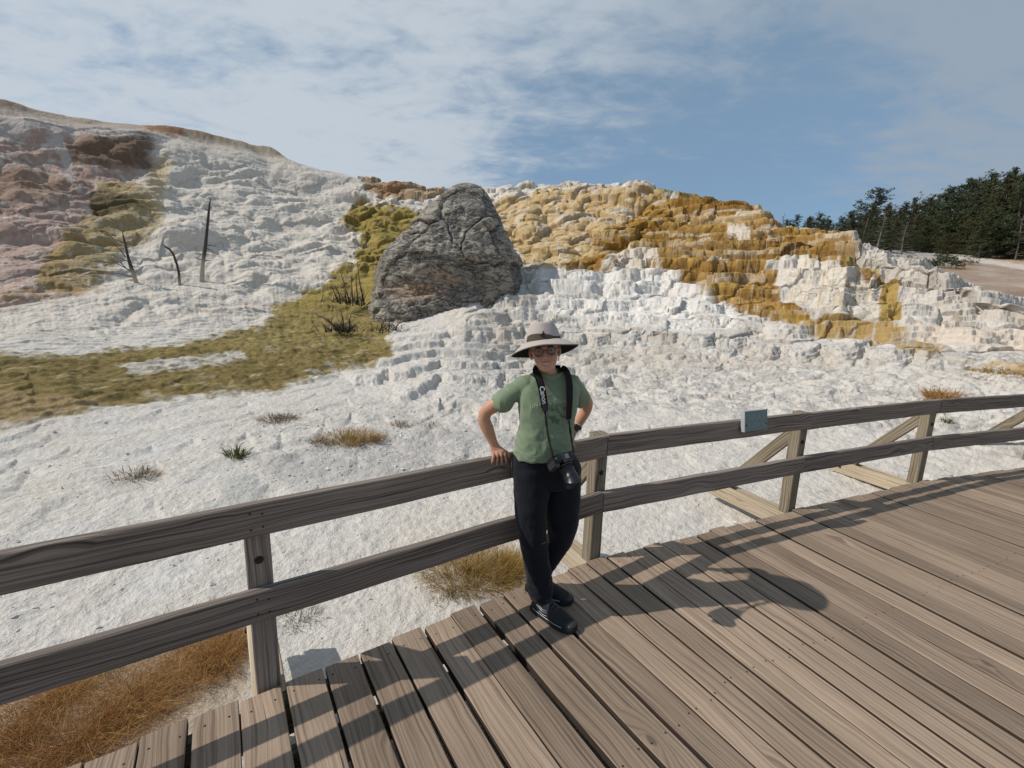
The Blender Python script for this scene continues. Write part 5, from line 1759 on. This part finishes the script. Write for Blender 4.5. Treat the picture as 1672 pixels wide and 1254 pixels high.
    for sx in (-1, 1):
        put(np.exp(-(((hv[:, 0] - sx * .037) / .018) ** 2 + ((hv[:, 2] + .036) / .016) ** 2)) * face * .45, (.52, .22, .15))
        put(np.exp(-(((hv[:, 0] - sx * .031) / .017) ** 4 + ((hv[:, 2] - .0195 - .0) / .0042) ** 4)) * (hv[:, 1] < -.05) * .85, (.075, .045, .028))
    # finger creases and nails
    hand = sstep(.925, .90, V[:, 2]) * sstep(.13, .15, np.abs(V[:, 0]))
    put(hand * sstep(.02, .3, fbm(V * np.array([90, 90, 160], np.float32), 2, 8)) * .35, (.37, .16, .105))
    put(hand * .25, (.50, .24, .17))
    set_col(me, col)
    body = link('person', me, col_material('skin', .52, .35, .12, (.15, .001, 260)))
    body.matrix_world = PERSON_M
    tag(body, 'person in a wide grey sun hat and green t-shirt leaning back on the railing', 'person')
    def child(name, me_, mat, parent=body):
        o = link(name, me_, mat, parent); return o

    # ---------------- eyes, teeth, hair
    meye = plain_mat('eye_white', (.62, .60, .57), .25, 0, .5)
    miris = plain_mat('iris', (.06, .035, .02), .2, 0, .5)
    for sx in (-1, 1):
        s2 = Solid(); s2.ball((sx * .030, -.0745, -.001), (.0118, .0098, .0038), 14, 10); s2.xform(HEAD_M)
        m2 = bpy.data.meshes.new('eye'); m2.from_pydata(s2.v, [], s2.f); m2.polygons.foreach_set('use_smooth', [True] * len(m2.polygons))
        e = child('eye', m2, meye)
        s3 = Solid(); s3.ball((sx * .030, -.0840, -.001), (.0052, .0025, .0052), 12, 8); s3.xform(HEAD_M)
        m3 = bpy.data.meshes.new('iris'); m3.from_pydata(s3.v, [], s3.f); child('iris', m3, miris, e)
    mb = MB(); pts = []
    mb.tube([HEAD_M @ Vector((x, -.0935 + .55 * x * x * 20 * .9, -.0655 + .010 * (x / .022) ** 2)) for x in np.linspace(-.019, .019, 9)], [.0012, .0024, .0032, .0036, .0038, .0036, .0032, .0024, .0012], 8)
    mb.build('teeth', plain_mat('teeth', (.60, .55, .48), .3, 0, .5), body)
    s2 = Solid(); s2.ball((0, .034, .046), (.0765, .088, .078), 24, 16); s2.ball((0, .055, .0), (.066, .062, .055)); s2.xform(HEAD_M)
    mh = s2.fuse('hair', .004, 3); child('hair', mh, plain_mat('hair', (.045, .028, .018), .6, 0, .3, (.8, .004), .4, 120))

    # ---------------- glasses
    mfr = plain_mat('glasses_frame', (.035, .018, .012), .3, 0, .5)
    gl = empty('glasses'); gl.parent = body
    for sx in (-1, 1):
        mb = MB(); c = Vector((sx * .0315, -.098, -.003))
        ring = [HEAD_M @ (c + Vector((.0225 * math.cos(a), -.0 + .004 * abs(math.cos(a)) * (1 if sx * math.cos(a) > 0 else 0), .0195 * math.sin(a)))) for a in np.linspace(0, 2 * math.pi, 29)]
        mb.tube(ring, [.0017] * 29, 6, cap=False); mb.build('rim', mfr, gl)
        m_ = bpy.data.materials.get('lens_glass')
        if m_ is None:
            m_ = bpy.data.materials.new('lens_glass'); m_.use_nodes = True; g = NG(m_.node_tree)
            tr = g.n('ShaderNodeBsdfTransparent', Color=(.50, .42, .36)); gs = g.n('ShaderNodeBsdfGlossy', Roughness=.05)
            mx = g.n('ShaderNodeMixShader', i0=.07, i1=tr.outputs[0], i2=gs.outputs[0]); o_ = g.n('ShaderNodeOutputMaterial'); g.t.links.new(mx.outputs[0], o_.inputs[0])
        lm = MB(); lm.add(ring[:-1], [tuple(range(28))]); lm.build('lens', m_, gl)
        tp = MB(); tp.tube([HEAD_M @ Vector(p) for p in [(sx * .053, -.094, .003), (sx * .068, -.06, .004), (sx * .076, -.01, .004), (sx * .078, .02, -.004)]], [.0016] * 4, 6); tp.build('temple', mfr, gl)
    mb = MB(); mb.tube([HEAD_M @ Vector(p) for p in [(-.010, -.099, .002), (0, -.1015, .006), (.010, -.099, .002)]], [.0016] * 3, 6); mb.build('bridge', mfr, gl)

    # ---------------- t-shirt
    T = Solid()
    T.rings([(.872, -.02, -.002, .158, .110), (.93, -.018, -.002, .155, .106), (1.03, -.010, -.002, .146, .098), (1.13, -.008, .004, .155, .099), (1.20, -.005, .012, .163, .096), (1.245, -.003, .018, .163, .086), (1.280, .0, .021, .138, .072), (1.310, .001, .022, .098, .064), (1.338, -.004, .020, .066, .062)], 48, 60, 2.5)
    T.limb([(-.125, .020, 1.262, .050, .052), (-.178, .034, 1.225, .050, .052), (-.222, .052, 1.182, .053, .057), (-.242, .060, 1.158, .055, .060)], 24, 18)
    T.limb([(.125, .030, 1.262, .050, .052), (.165, .062, 1.220, .050, .050), (.205, .096, 1.178, .051, .054), (.222, .110, 1.155, .053, .056)], 24, 18)
    tm = T.fuse('t_shirt', .0045, 7, .5)
    V = mesh_co(tm); N_ = mesh_no(tm)
    # drag folds from the armpits and round the waist, slack over the belt
    fold = vnoise(np.stack([V[:, 0] * 16 + V[:, 2] * 9, V[:, 1] * 10, V[:, 2] * 7 - V[:, 0] * 8], 1), 3)
    fold2 = vnoise(np.stack([V[:, 0] * 9 - V[:, 2] * 20, V[:, 1] * 9, V[:, 2] * 20 + V[:, 0] * 12], 1), 6)
    fold3 = vnoise(V * np.array([34, 34, 20], np.float32), 9)
    low = sstep(1.10, .93, V[:, 2])
    side = sstep(.08, .17, np.abs(V[:, 0]))
    h = .018 * (.3 - np.abs(fold)) * (.35 + .65 * np.maximum(low, side)) + .011 * (.3 - np.abs(fold2)) * (.2 + .8 * low) + .0012 * fold3
    h -= .010 * np.exp(-((V[:, 2] - .885) / .010) ** 2) * (np.abs(V[:, 0] + .02) < .2) * 0
    V2 = V + N_ * h[:, None]
    # round neckline opening
    hc = np.hypot((V[:, 0] + .002) / 1.05, (V[:, 1] - .012)); nk = sstep(.068, .050, hc) * (V[:, 2] > 1.27)
    V2[:, 2] -= nk * .022
    set_co(tm, V2)
    col = np.empty((len(V), 3), np.float32); col[:] = (.195, .252, .165)
    cm = fbm(V * 9, 4, 12)
    def putc(w, c):
        nonlocal col
        w = np.clip(w, 0, 1)[:, None]; col = col * (1 - w) + np.array(c, np.float32) * w
    putc(sstep(-.1, .35, cm) * .35, (.205, .262, .160))
    fr_ = (N_[:, 1] < -.2)
    pic = np.exp(-(((V[:, 0] - .012) / .062) ** 4 + ((V[:, 2] - 1.115) / .058) ** 4)) * fr_
    pn = fbm(V * np.array([42, 42, 42], np.float32), 3, 14)
    putc(pic * sstep(-.02, .12, pn) * .8, (.035, .085, .06))
    putc(pic * sstep(.1, .25, -pn) * .35, (.17, .24, .14))
    putc(np.exp(-((hc - .066) / .006) ** 2) * (V[:, 2] > 1.29) * .35, (.09, .15, .075))
    set_col(tm, col)
    shirt = child('t_shirt', tm, col_material('shirt_cotton', .9, .15, 0, (.25, .0012, 300), .28, .15))
    from mathutils.bvhtree import BVHTree
    bv = BVHTree.FromPolygons([Vector(v) for v in V2.tolist()], [tuple(p.vertices) for p in tm.polygons])
    def front_y(x, z, default=-.11):
        hit = bv.ray_cast(Vector((x, -.6, z)), Vector((0, 1, 0)))
        return hit[0].y if hit[0] is not None else default
    mprint = plain_mat('print_ink', (.40, .47, .37), .9, 0, .1)
    def text_on(txt, cx, cz, size, arc, mat, parent, name='print'):
        cu = bpy.data.curves.new('txt', 'FONT'); cu.body = txt; cu.size = size; cu.align_x = 'CENTER'; cu.space_character = 1.15
        ob = bpy.data.objects.new('txt_tmp', cu); COL.objects.link(ob)
        dg = bpy.context.evaluated_depsgraph_get()
        m_ = bpy.data.meshes.new_from_object(ob.evaluated_get(dg)); bpy.data.objects.remove(ob)
        bm = bmesh.new(); bm.from_mesh(m_); bmesh.ops.triangulate(bm, faces=bm.faces); bmesh.ops.subdivide_edges(bm, edges=[e for e in bm.edges if e.calc_length() > .006], cuts=1)
        bm.to_mesh(m_); bm.free()
        for v in m_.vertices:
            x = cx + v.co.x; z = cz + v.co.y - arc * v.co.x ** 2
            v.co = (x, front_y(x, z) - .0022, z)
        return link(name, m_, mat, parent)
    text_on('UNA NOCTURNALIA', .008, 1.182, .026, 1.6, mprint, shirt)
    text_on('RIVER FOREST', .012, 1.000, .024, -.3, mprint, shirt)
    text_on('- -', .02, 1.028, .022, 0, mprint, shirt)

    # ---------------- trousers
    P_ = Solid()
    P_.rings([(.70, .01, .012, .150, .10), (.76, .012, .012, .186, .112), (.82, .006, .010, .186, .114), (.87, -.012, .004, .166, .106), (.905, -.016, .002, .155, .10)], 40, 30, 2.5)
    P_.limb([(-.085, .0, .79, .098, .105), (-.086, -.025, .68, .096, .096), (-.098, -.05, .58, .080, .084), (-.092, -.064, .50, .076, .078), (-.076, -.066, .40, .072, .074), (-.055, -.072, .29, .070, .070), (-.036, -.080, .18, .069, .068), (-.030, -.084, .118, .066, .068)], 26, 40)
    P_.limb([(.100, .03, .79, .102, .105), (.104, .015, .68, .102, .100), (.106, .0, .57, .096, .090), (.110, .0, .47, .088, .082), (.108, .02, .37, .075, .076), (.072, .045, .27, .070, .070), (.035, .068, .18, .066, .066), (.012, .082, .115, .062, .064)], 26, 40)
    pm = P_.fuse('trousers', .005, 6, .5)
    V = mesh_co(pm); N_ = mesh_no(pm)
    f1 = vnoise(np.stack([V[:, 0] * 14, V[:, 1] * 14, V[:, 2] * 9], 1), 23); f2 = vnoise(np.stack([V[:, 0] * 22 + V[:, 2] * 14, V[:, 1] * 22, V[:, 2] * 18], 1), 24)
    ank = sstep(.33, .16, V[:, 2]); kn = np.exp(-((V[:, 2] - .50) / .08) ** 2)
    f3 = vnoise(np.stack([V[:, 0] * 6, V[:, 1] * 6, V[:, 2] * 48], 1), 25)
    V2 = V + N_ * (.007 * (.4 - np.abs(f1)) + .007 * (.4 - np.abs(f2)) * (.3 + .7 * np.maximum(ank, kn)) + .006 * f3 * ank)[:, None]
    set_co(pm, V2)
    cn = fbm(V * 20, 3, 28)
    col = np.tile(np.array([[.0065, .0075, .0125]], np.float32), (len(V), 1)) * (1 + .5 * cn)[:, None]
    set_col(pm, np.clip(col, .004, .1))
    trousers = child('trousers', pm, col_material('trouser_cloth', .85, .2, 0, (.2, .001, 240), .3, .08))
    mb = MB(); mb.tube([(-.190, .02, .84), (-.189, .015, .80), (-.186, .01, .75)], [.0015] * 3, 5); mb.build('side_seam', plain_mat('seam_thread', (.16, .16, .18), .8), trousers)
    mb = MB(); mb.tube([(-.062, -.142, .437), (-.045, -.143, .441), (-.028, -.135, .447)], [.002, .0028, .0012], 5); mb.build('cloth_mark', plain_mat('mark', (.10, .10, .11), .8), trousers)

    # ---------------- shoes
    mshoe = plain_mat('shoe_mesh_fabric', (.011, .012, .016), .6, 0, .35, (.5, .002), .4, 160)
    msole = plain_mat('shoe_sole', (.022, .022, .022), .8, 0, .2, (.5, .002), .3, 90)
    msil = plain_mat('silver_trim', (.34, .37, .37), .4, .3, .5)
    mtoe = plain_mat('toe_rubber', (.034, .034, .034), .5, 0, .4)
    def shoe(heel, toe, name='shoe'):
        h0 = Vector((heel[0], heel[1], 0)); t0 = Vector((toe[0], toe[1], 0)); dr = (t0 - h0).normalized(); L = (t0 - h0).length
        M_ = Matrix(((dr.x, -dr.y, 0, h0.x), (dr.y, dr.x, 0, h0.y), (0, 0, 1, 0), (0, 0, 0, 1)))
        k = L / .265
        S_ = Solid()
        secs = [(.004, .029, .062), (.03, .038, .098), (.065, .041, .116), (.10, .044, .106), (.135, .049, .088), (.17, .052, .074), (.205, .050, .062), (.235, .042, .052), (.258, .026, .040)]
        Q = cr([(a, 0, 0, b, c) for a, b, c in secs], 30)
        n = 22; base = []
        for r in Q:
            base.append(len(S_.v))
            for j in range(n):
                a = 2 * math.pi * j / n; ca, sa = math.cos(a), math.sin(a)
                y = r[3] * (abs(ca) ** .75) * (1 if ca > 0 else -1); z = (.018 + (r[4] - .018) * (abs(sa) ** .9)) if sa > 0 else .018 + .010 * sa
                if sa > 0 and r[0] < .12: y *= (1 - .35 * sa)
                S_.v.append(((r[0]) * k, y, z))
        for r0, r1 in zip(base[:-1], base[1:]):
            for j in range(n): S_.f.append((r0 + j, r0 + (j + 1) % n, r1 + (j + 1) % n, r1 + j))
        S_.f.append(tuple(reversed(range(base[0], base[0] + n)))); S_.f.append(tuple(range(base[-1], base[-1] + n)))
        S_.xform(M_)
        sh = child(name, S_.fuse(name, .004, 3), mshoe)
        # sole with a raised toe and tread
        so = MB(); outl = []
        for r in Q: outl.append((r[0] * k, r[3] * 1.06))
        outl = [(-.003, .012)] + outl + [(.264 * k, .010)]
        pts = [(x, y) for x, y in outl] + [(x, -y) for x, y in reversed(outl)]
        lay = []
        for (z, s_) in [(.0005, .94), (.006, 1.0), (.020, 1.0), (.026, .97)]:
            lay.append([M_ @ Vector((x, y * s_, z + (.010 * sstep(.20, .27, np.array([x / k]))[0] if z < .01 else .004 * sstep(.20, .27, np.array([x / k]))[0]))) for x, y in pts])
        vs = [v for l_ in lay for v in l_]; np_ = len(pts); fs = []
        for a in range(3):
            for j in range(np_): fs.append((a * np_ + j, a * np_ + (j + 1) % np_, (a + 1) * np_ + (j + 1) % np_, (a + 1) * np_ + j))
        fs.append(tuple(reversed(range(np_)))); fs.append(tuple(3 * np_ + j for j in range(np_)))
        so.add(vs, fs, None, .5, False); so.build('sole', msole, sh)
        tc = Solid(); tc.ball((.238 * k, 0, .034), (.026, .036, .017), 16, 10); tc.xform(M_); child('toe_cap', tc.fuse('toe_cap', .004, 2), mtoe, sh)
        st = MB()
        for sy in (-1, 1):
            def side_pt(x, z, e=.0035):
                hwk = np.interp(x, [s[0] for s in secs], [s[1] for s in secs])
                top = np.interp(x, [s[0] for s in secs], [s[2] for s in secs])
                f = max(0, min(.98, (z - .018) / (top - .018)))
                y = hwk * (max(0, 1 - f ** 2)) ** .375 * (1 - .3 * f * (x < .12)) + e
                return M_ @ Vector((x * k, sy * y, z))
            for chev in [[(.045, .072), (.085, .058), (.115, .062)], [(.045, .064), (.085, .049), (.118, .053)], [(.07, .040), (.10, .036), (.125, .044)], [(.03, .030), (.09, .027), (.17, .029), (.21, .030)]]:
                st.tube([side_pt(x, z) for x, z in chev], [.0022] * len(chev), 5)
        st.build('trim', msil, sh)
        lc = MB()
        for x, z in [(.098, .109), (.116, .099), (.134, .090), (.152, .082)]:
            lc.tube([M_ @ Vector((x * k, y, z + .003 - abs(y) * .35)) for y in (-.022, 0, .022)], [.0022] * 3, 5)
        lc.tube([M_ @ Vector(p) for p in [(.10 * k, 0, .116), (.125 * k, .006, .109), (.15 * k, .004, .092)]], [.003, .002, .0015], 5)
        lc.build('laces', plain_mat('lace_cord', (.09, .09, .095), .7), sh)
        tb = MB(); tb.box(M_ @ Vector((.084 * k, 0, .121)), (dr, Vector((-dr.y, dr.x, 0)), (0, 0, 1)), (.006, .007, .003), .001); tb.build('tongue_badge', plain_mat('badge', (.55, .55, .56), .5), sh)
        return sh
    shoe((-.062, -.052), (.100, -.292))
    shoe((-.050, .118), (.170, -.080))

    # ---------------- hat
    mhat = plain_mat('hat_cloth', (.45, .395, .365), .9, 0, .15, (.3, .002), .12, 220)
    mund = plain_mat('hat_lining', (.022, .022, .020), .9, 0, .1)
    mband = plain_mat('hat_band', (.085, .066, .048), .85, 0, .15)
    HT = HEAD_M @ Matrix.Translation((0, .012, .035)) @ Matrix.Rotation(math.radians(-5), 4, 'X')
    hat = empty('hat'); hat.parent = body
    NA = 72
    def crown_r(a, t):
        rx = .0885 - .012 * t - .023 * t * t; ry = .104 - .013 * t - .018 * t * t
        w = 1 + .012 * math.sin(3 * a + 1) + .010 * math.sin(7 * a) * t
        return rx * w, ry * w
    vs = []; fs = []; rows = []
    prof = [(0, 0), (.15, 0), (.35, 0), (.6, 0), (.8, 0), (.92, 0)]
    for t, _ in prof:
        rows.append(len(vs))
        for k in range(NA):
            a = 2 * math.pi * k / NA; rx, ry = crown_r(a, t)
            z = .012 + .100 * t + .005 * math.sin(2 * a + .5) * t
            vs.append((rx * math.cos(a), ry * math.sin(a), z))
    for (sc_, dz) in [(.90, .109), (.72, .114), (.42, .107), (.15, .103)]:
        rows.append(len(vs))
        for k in range(NA):
            a = 2 * math.pi * k / NA; rx, ry = crown_r(a, .95)
            x, y = rx * sc_ * math.cos(a), ry * sc_ * math.sin(a)
            dent = -.010 * math.exp(-(x / .022) ** 2) * (.4 + .6 * (y < .03)) + .004 * math.sin(x * 90) * math.cos(y * 70)
            vs.append((x, y, dz + dent + .005 * math.sin(2 * a + .5)))
    for r0, r1 in zip(rows[:-1], rows[1:]):
        for k in range(NA): fs.append((r0 + k, r0 + (k + 1) % NA, r1 + (k + 1) % NA, r1 + k))
    fs.append(tuple(range(rows[-1], rows[-1] + NA)))
    mb = MB(); mb.add([HT @ Vector(v) for v in vs], fs, None, .5, True); mb.build('crown', mhat, hat)
    def brim(off, mat, name, s=1.0):
        vs = []; fs = []; nr = 12
        for i in range(nr + 1):
            u = i / nr
            for k in range(NA):
                a = 2 * math.pi * k / NA
                rx0, ry0 = .0885, .104
                R1x = .172 * s; R1y = (.186 if math.sin(a) < 0 else .184) * s
                x = (rx0 + (R1x - rx0) * u) * math.cos(a); y = (ry0 + (R1y - ry0) * u) * math.sin(a)
                z = .012 - (.050 + .022 * math.sin(a) + .006 * abs(math.cos(a))) * u ** 1.25 + .004 * u * math.cos(2 * a) + .004 * u * u * math.cos(a) + .005 * u * u * math.sin(3 * a + .8)
                vs.append(HT @ Vector((x, y, z + off)))
        for i in range(nr):
            for k in range(NA): fs.append((i * NA + k, i * NA + (k + 1) % NA, (i + 1) * NA + (k + 1) % NA, (i + 1) * NA + k))
        mb = MB(); mb.add(vs, fs, None, .5, True); return mb.build(name, mat, hat), vs[-NA:]
    bo, rim = brim(.0, mhat, 'brim')
    brim(-.0035, mund, 'brim_lining', .995)
    mb = MB(); mb.tube(rim + [rim[0]], [.0032] * (NA + 1), 6, cap=False); mb.build('brim_edge', plain_mat('hat_edge', (.24, .21, .19), .9), hat)
    vs = []; fs = []
    for t in (0, .10, .21, .30):
        for k in range(NA):
            a = 2 * math.pi * k / NA; rx, ry = crown_r(a, t); w = 1.012 if t not in (0,) else 1.01
            tt = t * (.55 + .45 * (1 - math.cos(a * 2 + 1.2)) / 1.6)
            vs.append(HT @ Vector((rx * 1.014 * math.cos(a), ry * 1.014 * math.sin(a), .013 + .100 * tt)))
    for i in range(3):
        for k in range(NA): fs.append((i * NA + k, i * NA + (k + 1) % NA, (i + 1) * NA + (k + 1) % NA, (i + 1) * NA + k))
    mb = MB(); mb.add(vs, fs, None, .5, True); mb.build('band', mband, hat)
    mb = MB()
    c0 = Vector((-.002, -.106, .038))
    mb.tube([HT @ (c0 + Vector(p)) for p in [(-.012, 0, -.003), (-.004, -.004, 0), (.006, -.004, .003), (.012, 0, .0)]], [.003, .006, .0065, .003], 8)
    mb.tube([HT @ (c0 + Vector(p)) for p in [(.002, -.002, .002), (.004, -.004, .012), (.010, -.002, .014)]], [.004, .003, .002], 6)
    mb.build('cord_toggle', plain_mat('toggle', (.012, .012, .012), .5), hat)

    # ---------------- watch on the image-right wrist
    wa = empty('watch'); wa.parent = body
    c = Vector((.240, .180, .972)); d = Vector((.262 - .236, .175 - .183, 1.02 - .965)).normalized()
    mb = MB()
    a1 = d.cross(Vector((0, -1, 0))).normalized(); a2 = a1.cross(d).normalized()
    rr = [c + a1 * .0285 * math.cos(t) + a2 * .0265 * math.sin(t) for t in np.linspace(0, 2 * math.pi, 25)]
    for s_ in (-.006, .0, .006): mb.tube([p + d * s_ for p in rr], [.0042] * 25, 6, cap=False)
    mb.build('strap', plain_mat('watch_strap', (.012, .012, .014), .5), wa)
    fwd = (Vector((-.33, -.94, .1)) - d * Vector((-.33, -.94, .1)).dot(d)).normalized(); sd_ = d.cross(fwd)
    mb = MB(); mb.box(c + fwd * .030, (d, sd_, fwd), (.019, .017, .0055), .003); mb.build('case', plain_mat('watch_case', (.012, .012, .014), .2, .2, .6), wa)
    mb = MB(); mb.tube([p + d * .020 + (p - c) * .02 for p in rr], [.0022] * 25, 5, cap=False); mb.build('wristband', plain_mat('pale_band', (.6, .58, .56), .7), wa)

    # ---------------- camera on its strap (an object of its own, hung from the neck)
    root = empty('photo_camera'); root.matrix_world = PERSON_M
    tag(root, 'black reflex camera hanging at the waist on a broad neck strap', 'camera')
    mblk = plain_mat('camera_black', (.013, .013, .014), .42, 0, .5, (.25, .0008), .3, 300)
    mgl = plain_mat('lens_barrel', (.011, .011, .012), .35, 0, .5)
    mring = plain_mat('lens_ring', (.20, .20, .21), .35, .5, .5)
    mrub = plain_mat('grip_rubber', (.03, .03, .032), .75, 0, .3, (.6, .001), .3, 400)
    F_ = Vector((.26, -.62, -.74)).normalized(); U_ = (Vector((-.12, 0, 1)) - F_ * Vector((-.12, 0, 1)).dot(F_)).normalized(); R_ = F_.cross(U_) * -1
    if R_.x < 0: R_ = -R_
    cc = Vector((.012, -.178, .912))
    def W(r, u, f): return cc + R_ * r + U_ * u + F_ * f
    S_ = Solid()
    mb = MB(); mb.box(W(0, 0, 0), (R_, U_, F_), (.062, .040, .020), .010); mb.build('body', mblk, root)
    mb = MB(); mb.box(W(-.052, -.002, .018), (U_, R_, F_), (.036, .014, .022), .010); mb.build('grip', mrub, root)
    mb = MB()
    mb.beam(W(.008, .036, -.016), W(.008, .036, .030), R_, .052, .030, .040, ch=.010); mb.build('viewfinder_hump', mblk, root)
    mb = MB(); mb.box(W(.008, .050, .004), (R_, F_, U_), (.011, .012, .002), .001); mb.build('flash_shoe', mring, root)
    mb = MB(); mb.tube([W(-.046, .040, .004), W(-.046, .049, .004)], [.010, .010], 16); mb.build('mode_dial', mblk, root)
    mb = MB(); mb.tube([W(.010, -.004, f) for f in (.018, .034, .036, .060, .062, .090, .092, .112)], [.034, .034, .037, .037, .0355, .0355, .038, .038], 30); ln = mb.build('lens', mgl, root)
    for f, r in ((.034, .0365), (.091, .0378)):
        mb = MB(); mb.tube([W(.010, -.004, f - .0012), W(.010, -.004, f + .0012)], [r + .001, r + .001], 30); mb.build('ring', mring if f < .05 else mblk, ln)
    mb = MB()
    for k in range(40):
        a = 2 * math.pi * k / 40; o = R_ * math.cos(a) * .0372 + U_ * math.sin(a) * .0372
        mb.tube([W(.010, -.004, .038) + o, W(.010, -.004, .058) + o], [.0011, .0011], 4)
    mb.build('zoom_grip', mrub, ln)
    mb = MB(); mb.tube([W(.010, -.004, .105), W(.010, -.004, .1125)], [.031, .031], 24); mb.build('front_glass', plain_mat('front_glass', (.01, .012, .02), .05, 0, .8), ln)
    # petal hood
    vs = []; fs = []; n = 48
    for i, f in enumerate((.104, .120, .140)):
        for k in range(n):
            a = 2 * math.pi * k / n; pet = .5 + .5 * math.cos(2 * a)
            ff = f if i < 2 else .120 + .024 * pet
            o = R_ * math.sin(a) + U_ * math.cos(a)
            vs.append(W(.010, -.004, ff) + o * (.0390 + .0035 * i))
    for i in range(2):
        for k in range(n): fs.append((i * n + k, i * n + (k + 1) % n, (i + 1) * n + (k + 1) % n, (i + 1) * n + k))
    mb = MB(); mb.add(vs, fs, None, .5, True); mb.build('lens_hood', mgl, root)
    # strap: two broad bands over the chest, thin webbing below, one loop behind the neck
    mstrap = plain_mat('strap_black', (.011, .010, .011), .75, 0, .25, (.4, .001), .3, 400)
    medge = plain_mat('strap_red_edge', (.15, .012, .014), .7)
    def ribbon(pts, wid, name, mat, parent, lift=.004, wrap=True):
        P = cr([(x, y, z, w, 0) for (x, y, z), w in zip(pts, wid)], 40)
        vs = []; L_ = []
        for i, r in enumerate(P):
            dd = P[min(i + 1, 39)][:3] - P[max(i - 1, 0)][:3]; dd /= np.linalg.norm(dd)
            row = []
            for e in (-1, -.5, 0, .5, 1):
                if wrap:
                    nx = np.cross(dd, np.array([0, -1, 0])); nx /= np.linalg.norm(nx) + 1e-9
                else:
                    nx = np.array([0, 0, 1.0])
                q = r[:3] + nx * e * r[3] / 2
                if wrap:
                    hy = front_y(q[0], q[2], q[1] + lift)
                    q[1] = min(q[1], hy - lift)
                row.append(q)
            L_.append(row)
        bm_ = MB()
        for row in L_:
            for q in row: vs.append(Vector(q))
        nv = len(vs)
        vs += [v + Vector((0, -.0022 if wrap else .002, 0)) for v in vs]
        fs = []
        for i in range(39):
            for j in range(4):
                a = i * 5 + j
                fs.append((a, a + 1, a + 6, a + 5)); fs.append((nv + a, nv + a + 5, nv + a + 6, nv + a + 1))
            for j in (0, 4):
                a = i * 5 + j; fs.append((a, a + 5, nv + a + 5, nv + a))
        bm_.add(vs, fs, None, .5, True)
        o = bm_.build(name, mat, parent)
        return o, L_
    lug_l, lug_r = W(-.060, .034, .0), W(.060, .034, .0)
    sl, LL = ribbon([(-.076, .03, 1.345), (-.092, -.035, 1.338), (-.086, -.085, 1.295), (-.076, -.11, 1.235), (-.064, -.115, 1.165)], [.036, .038, .038, .036, .034], 'neck_strap', mstrap, root)
    sr, RR = ribbon([(.064, .03, 1.345), (.072, -.03, 1.335), (.070, -.080, 1.295), (.066, -.11, 1.22), (.066, -.115, 1.10)], [.036, .038, .038, .036, .030], 'neck_strap', mstrap, root)
    ribbon([(-.076, .03, 1.342), (-.05, .075, 1.338), (0, .088, 1.336), (.045, .075, 1.338), (.064, .03, 1.342)], [.030] * 5, 'neck_strap', mstrap, root, wrap=False)
    for (a, b, mid) in [((-.064, -.118, 1.168), lug_l, (-.058, -.125, 1.06)), ((.066, -.118, 1.102), lug_r, (.074, -.14, 1.02))]:
        mb = MB(); pts = []
        for t in np.linspace(0, 1, 12):
            p = Vector(a) * (1 - t) ** 2 + Vector(mid) * 2 * t * (1 - t) + Vector(b) * t * t
            p.y = min(p.y, front_y(p.x, p.z, p.y + .004) - .004); pts.append(p)
        mb.tube(pts, [.0052 + .0012 * math.sin(i * 2.1) for i in range(12)], 6); mb.build('webbing', mstrap, root)
    mb = MB(); mb.box((-.064, -.124, 1.165), ((1, 0, 0), (0, 0, 1), (0, 1, 0)), (.014, .016, .004), .002); mb.build('buckle', mblk, root)
    for LR, sgn in ((LL, 1), (RR, -1)):
        mb = MB(); mb.tube([Vector(r[0 if sgn > 0 else 4]) + Vector((0, -.0028, 0)) for r in LR], [.0013] * 40, 4); mb.build('strap_piping', medge, root)
    # white lettering running down the image-left band
    cu = bpy.data.curves.new('txt', 'FONT'); cu.body = 'Canon'; cu.size = .036; cu.align_x = 'CENTER'; cu.offset = .0007
    ob = bpy.data.objects.new('txt_tmp', cu); COL.objects.link(ob)
    dg = bpy.context.evaluated_depsgraph_get()
    m_ = bpy.data.meshes.new_from_object(ob.evaluated_get(dg)); bpy.data.objects.remove(ob)
    C1, C0 = Vector((-.066, -.11, 1.180)), Vector((-.083, -.09, 1.276))
    ax = (C1 - C0); ax.y = 0; ax.normalize(); ay = Vector((-ax.z, 0, ax.x))
    if ay.x < 0: ay = -ay
    mid = (C0 + C1) / 2
    for v in m_.vertices:
        q = mid + ax * (v.co.x * .92) + ay * (v.co.y - .011)
        zs_ = [float(r[2][2]) for r in LL][::-1]; ys_ = [float(min(p_[1] for p_ in r)) for r in LL][::-1]
        q.y = float(np.interp(q.z, zs_, ys_)) - .0045
        v.co = q
    link('strap_lettering', m_, plain_mat('letter_white', (.75, .75, .75), .6), root)
    return body


build_person()
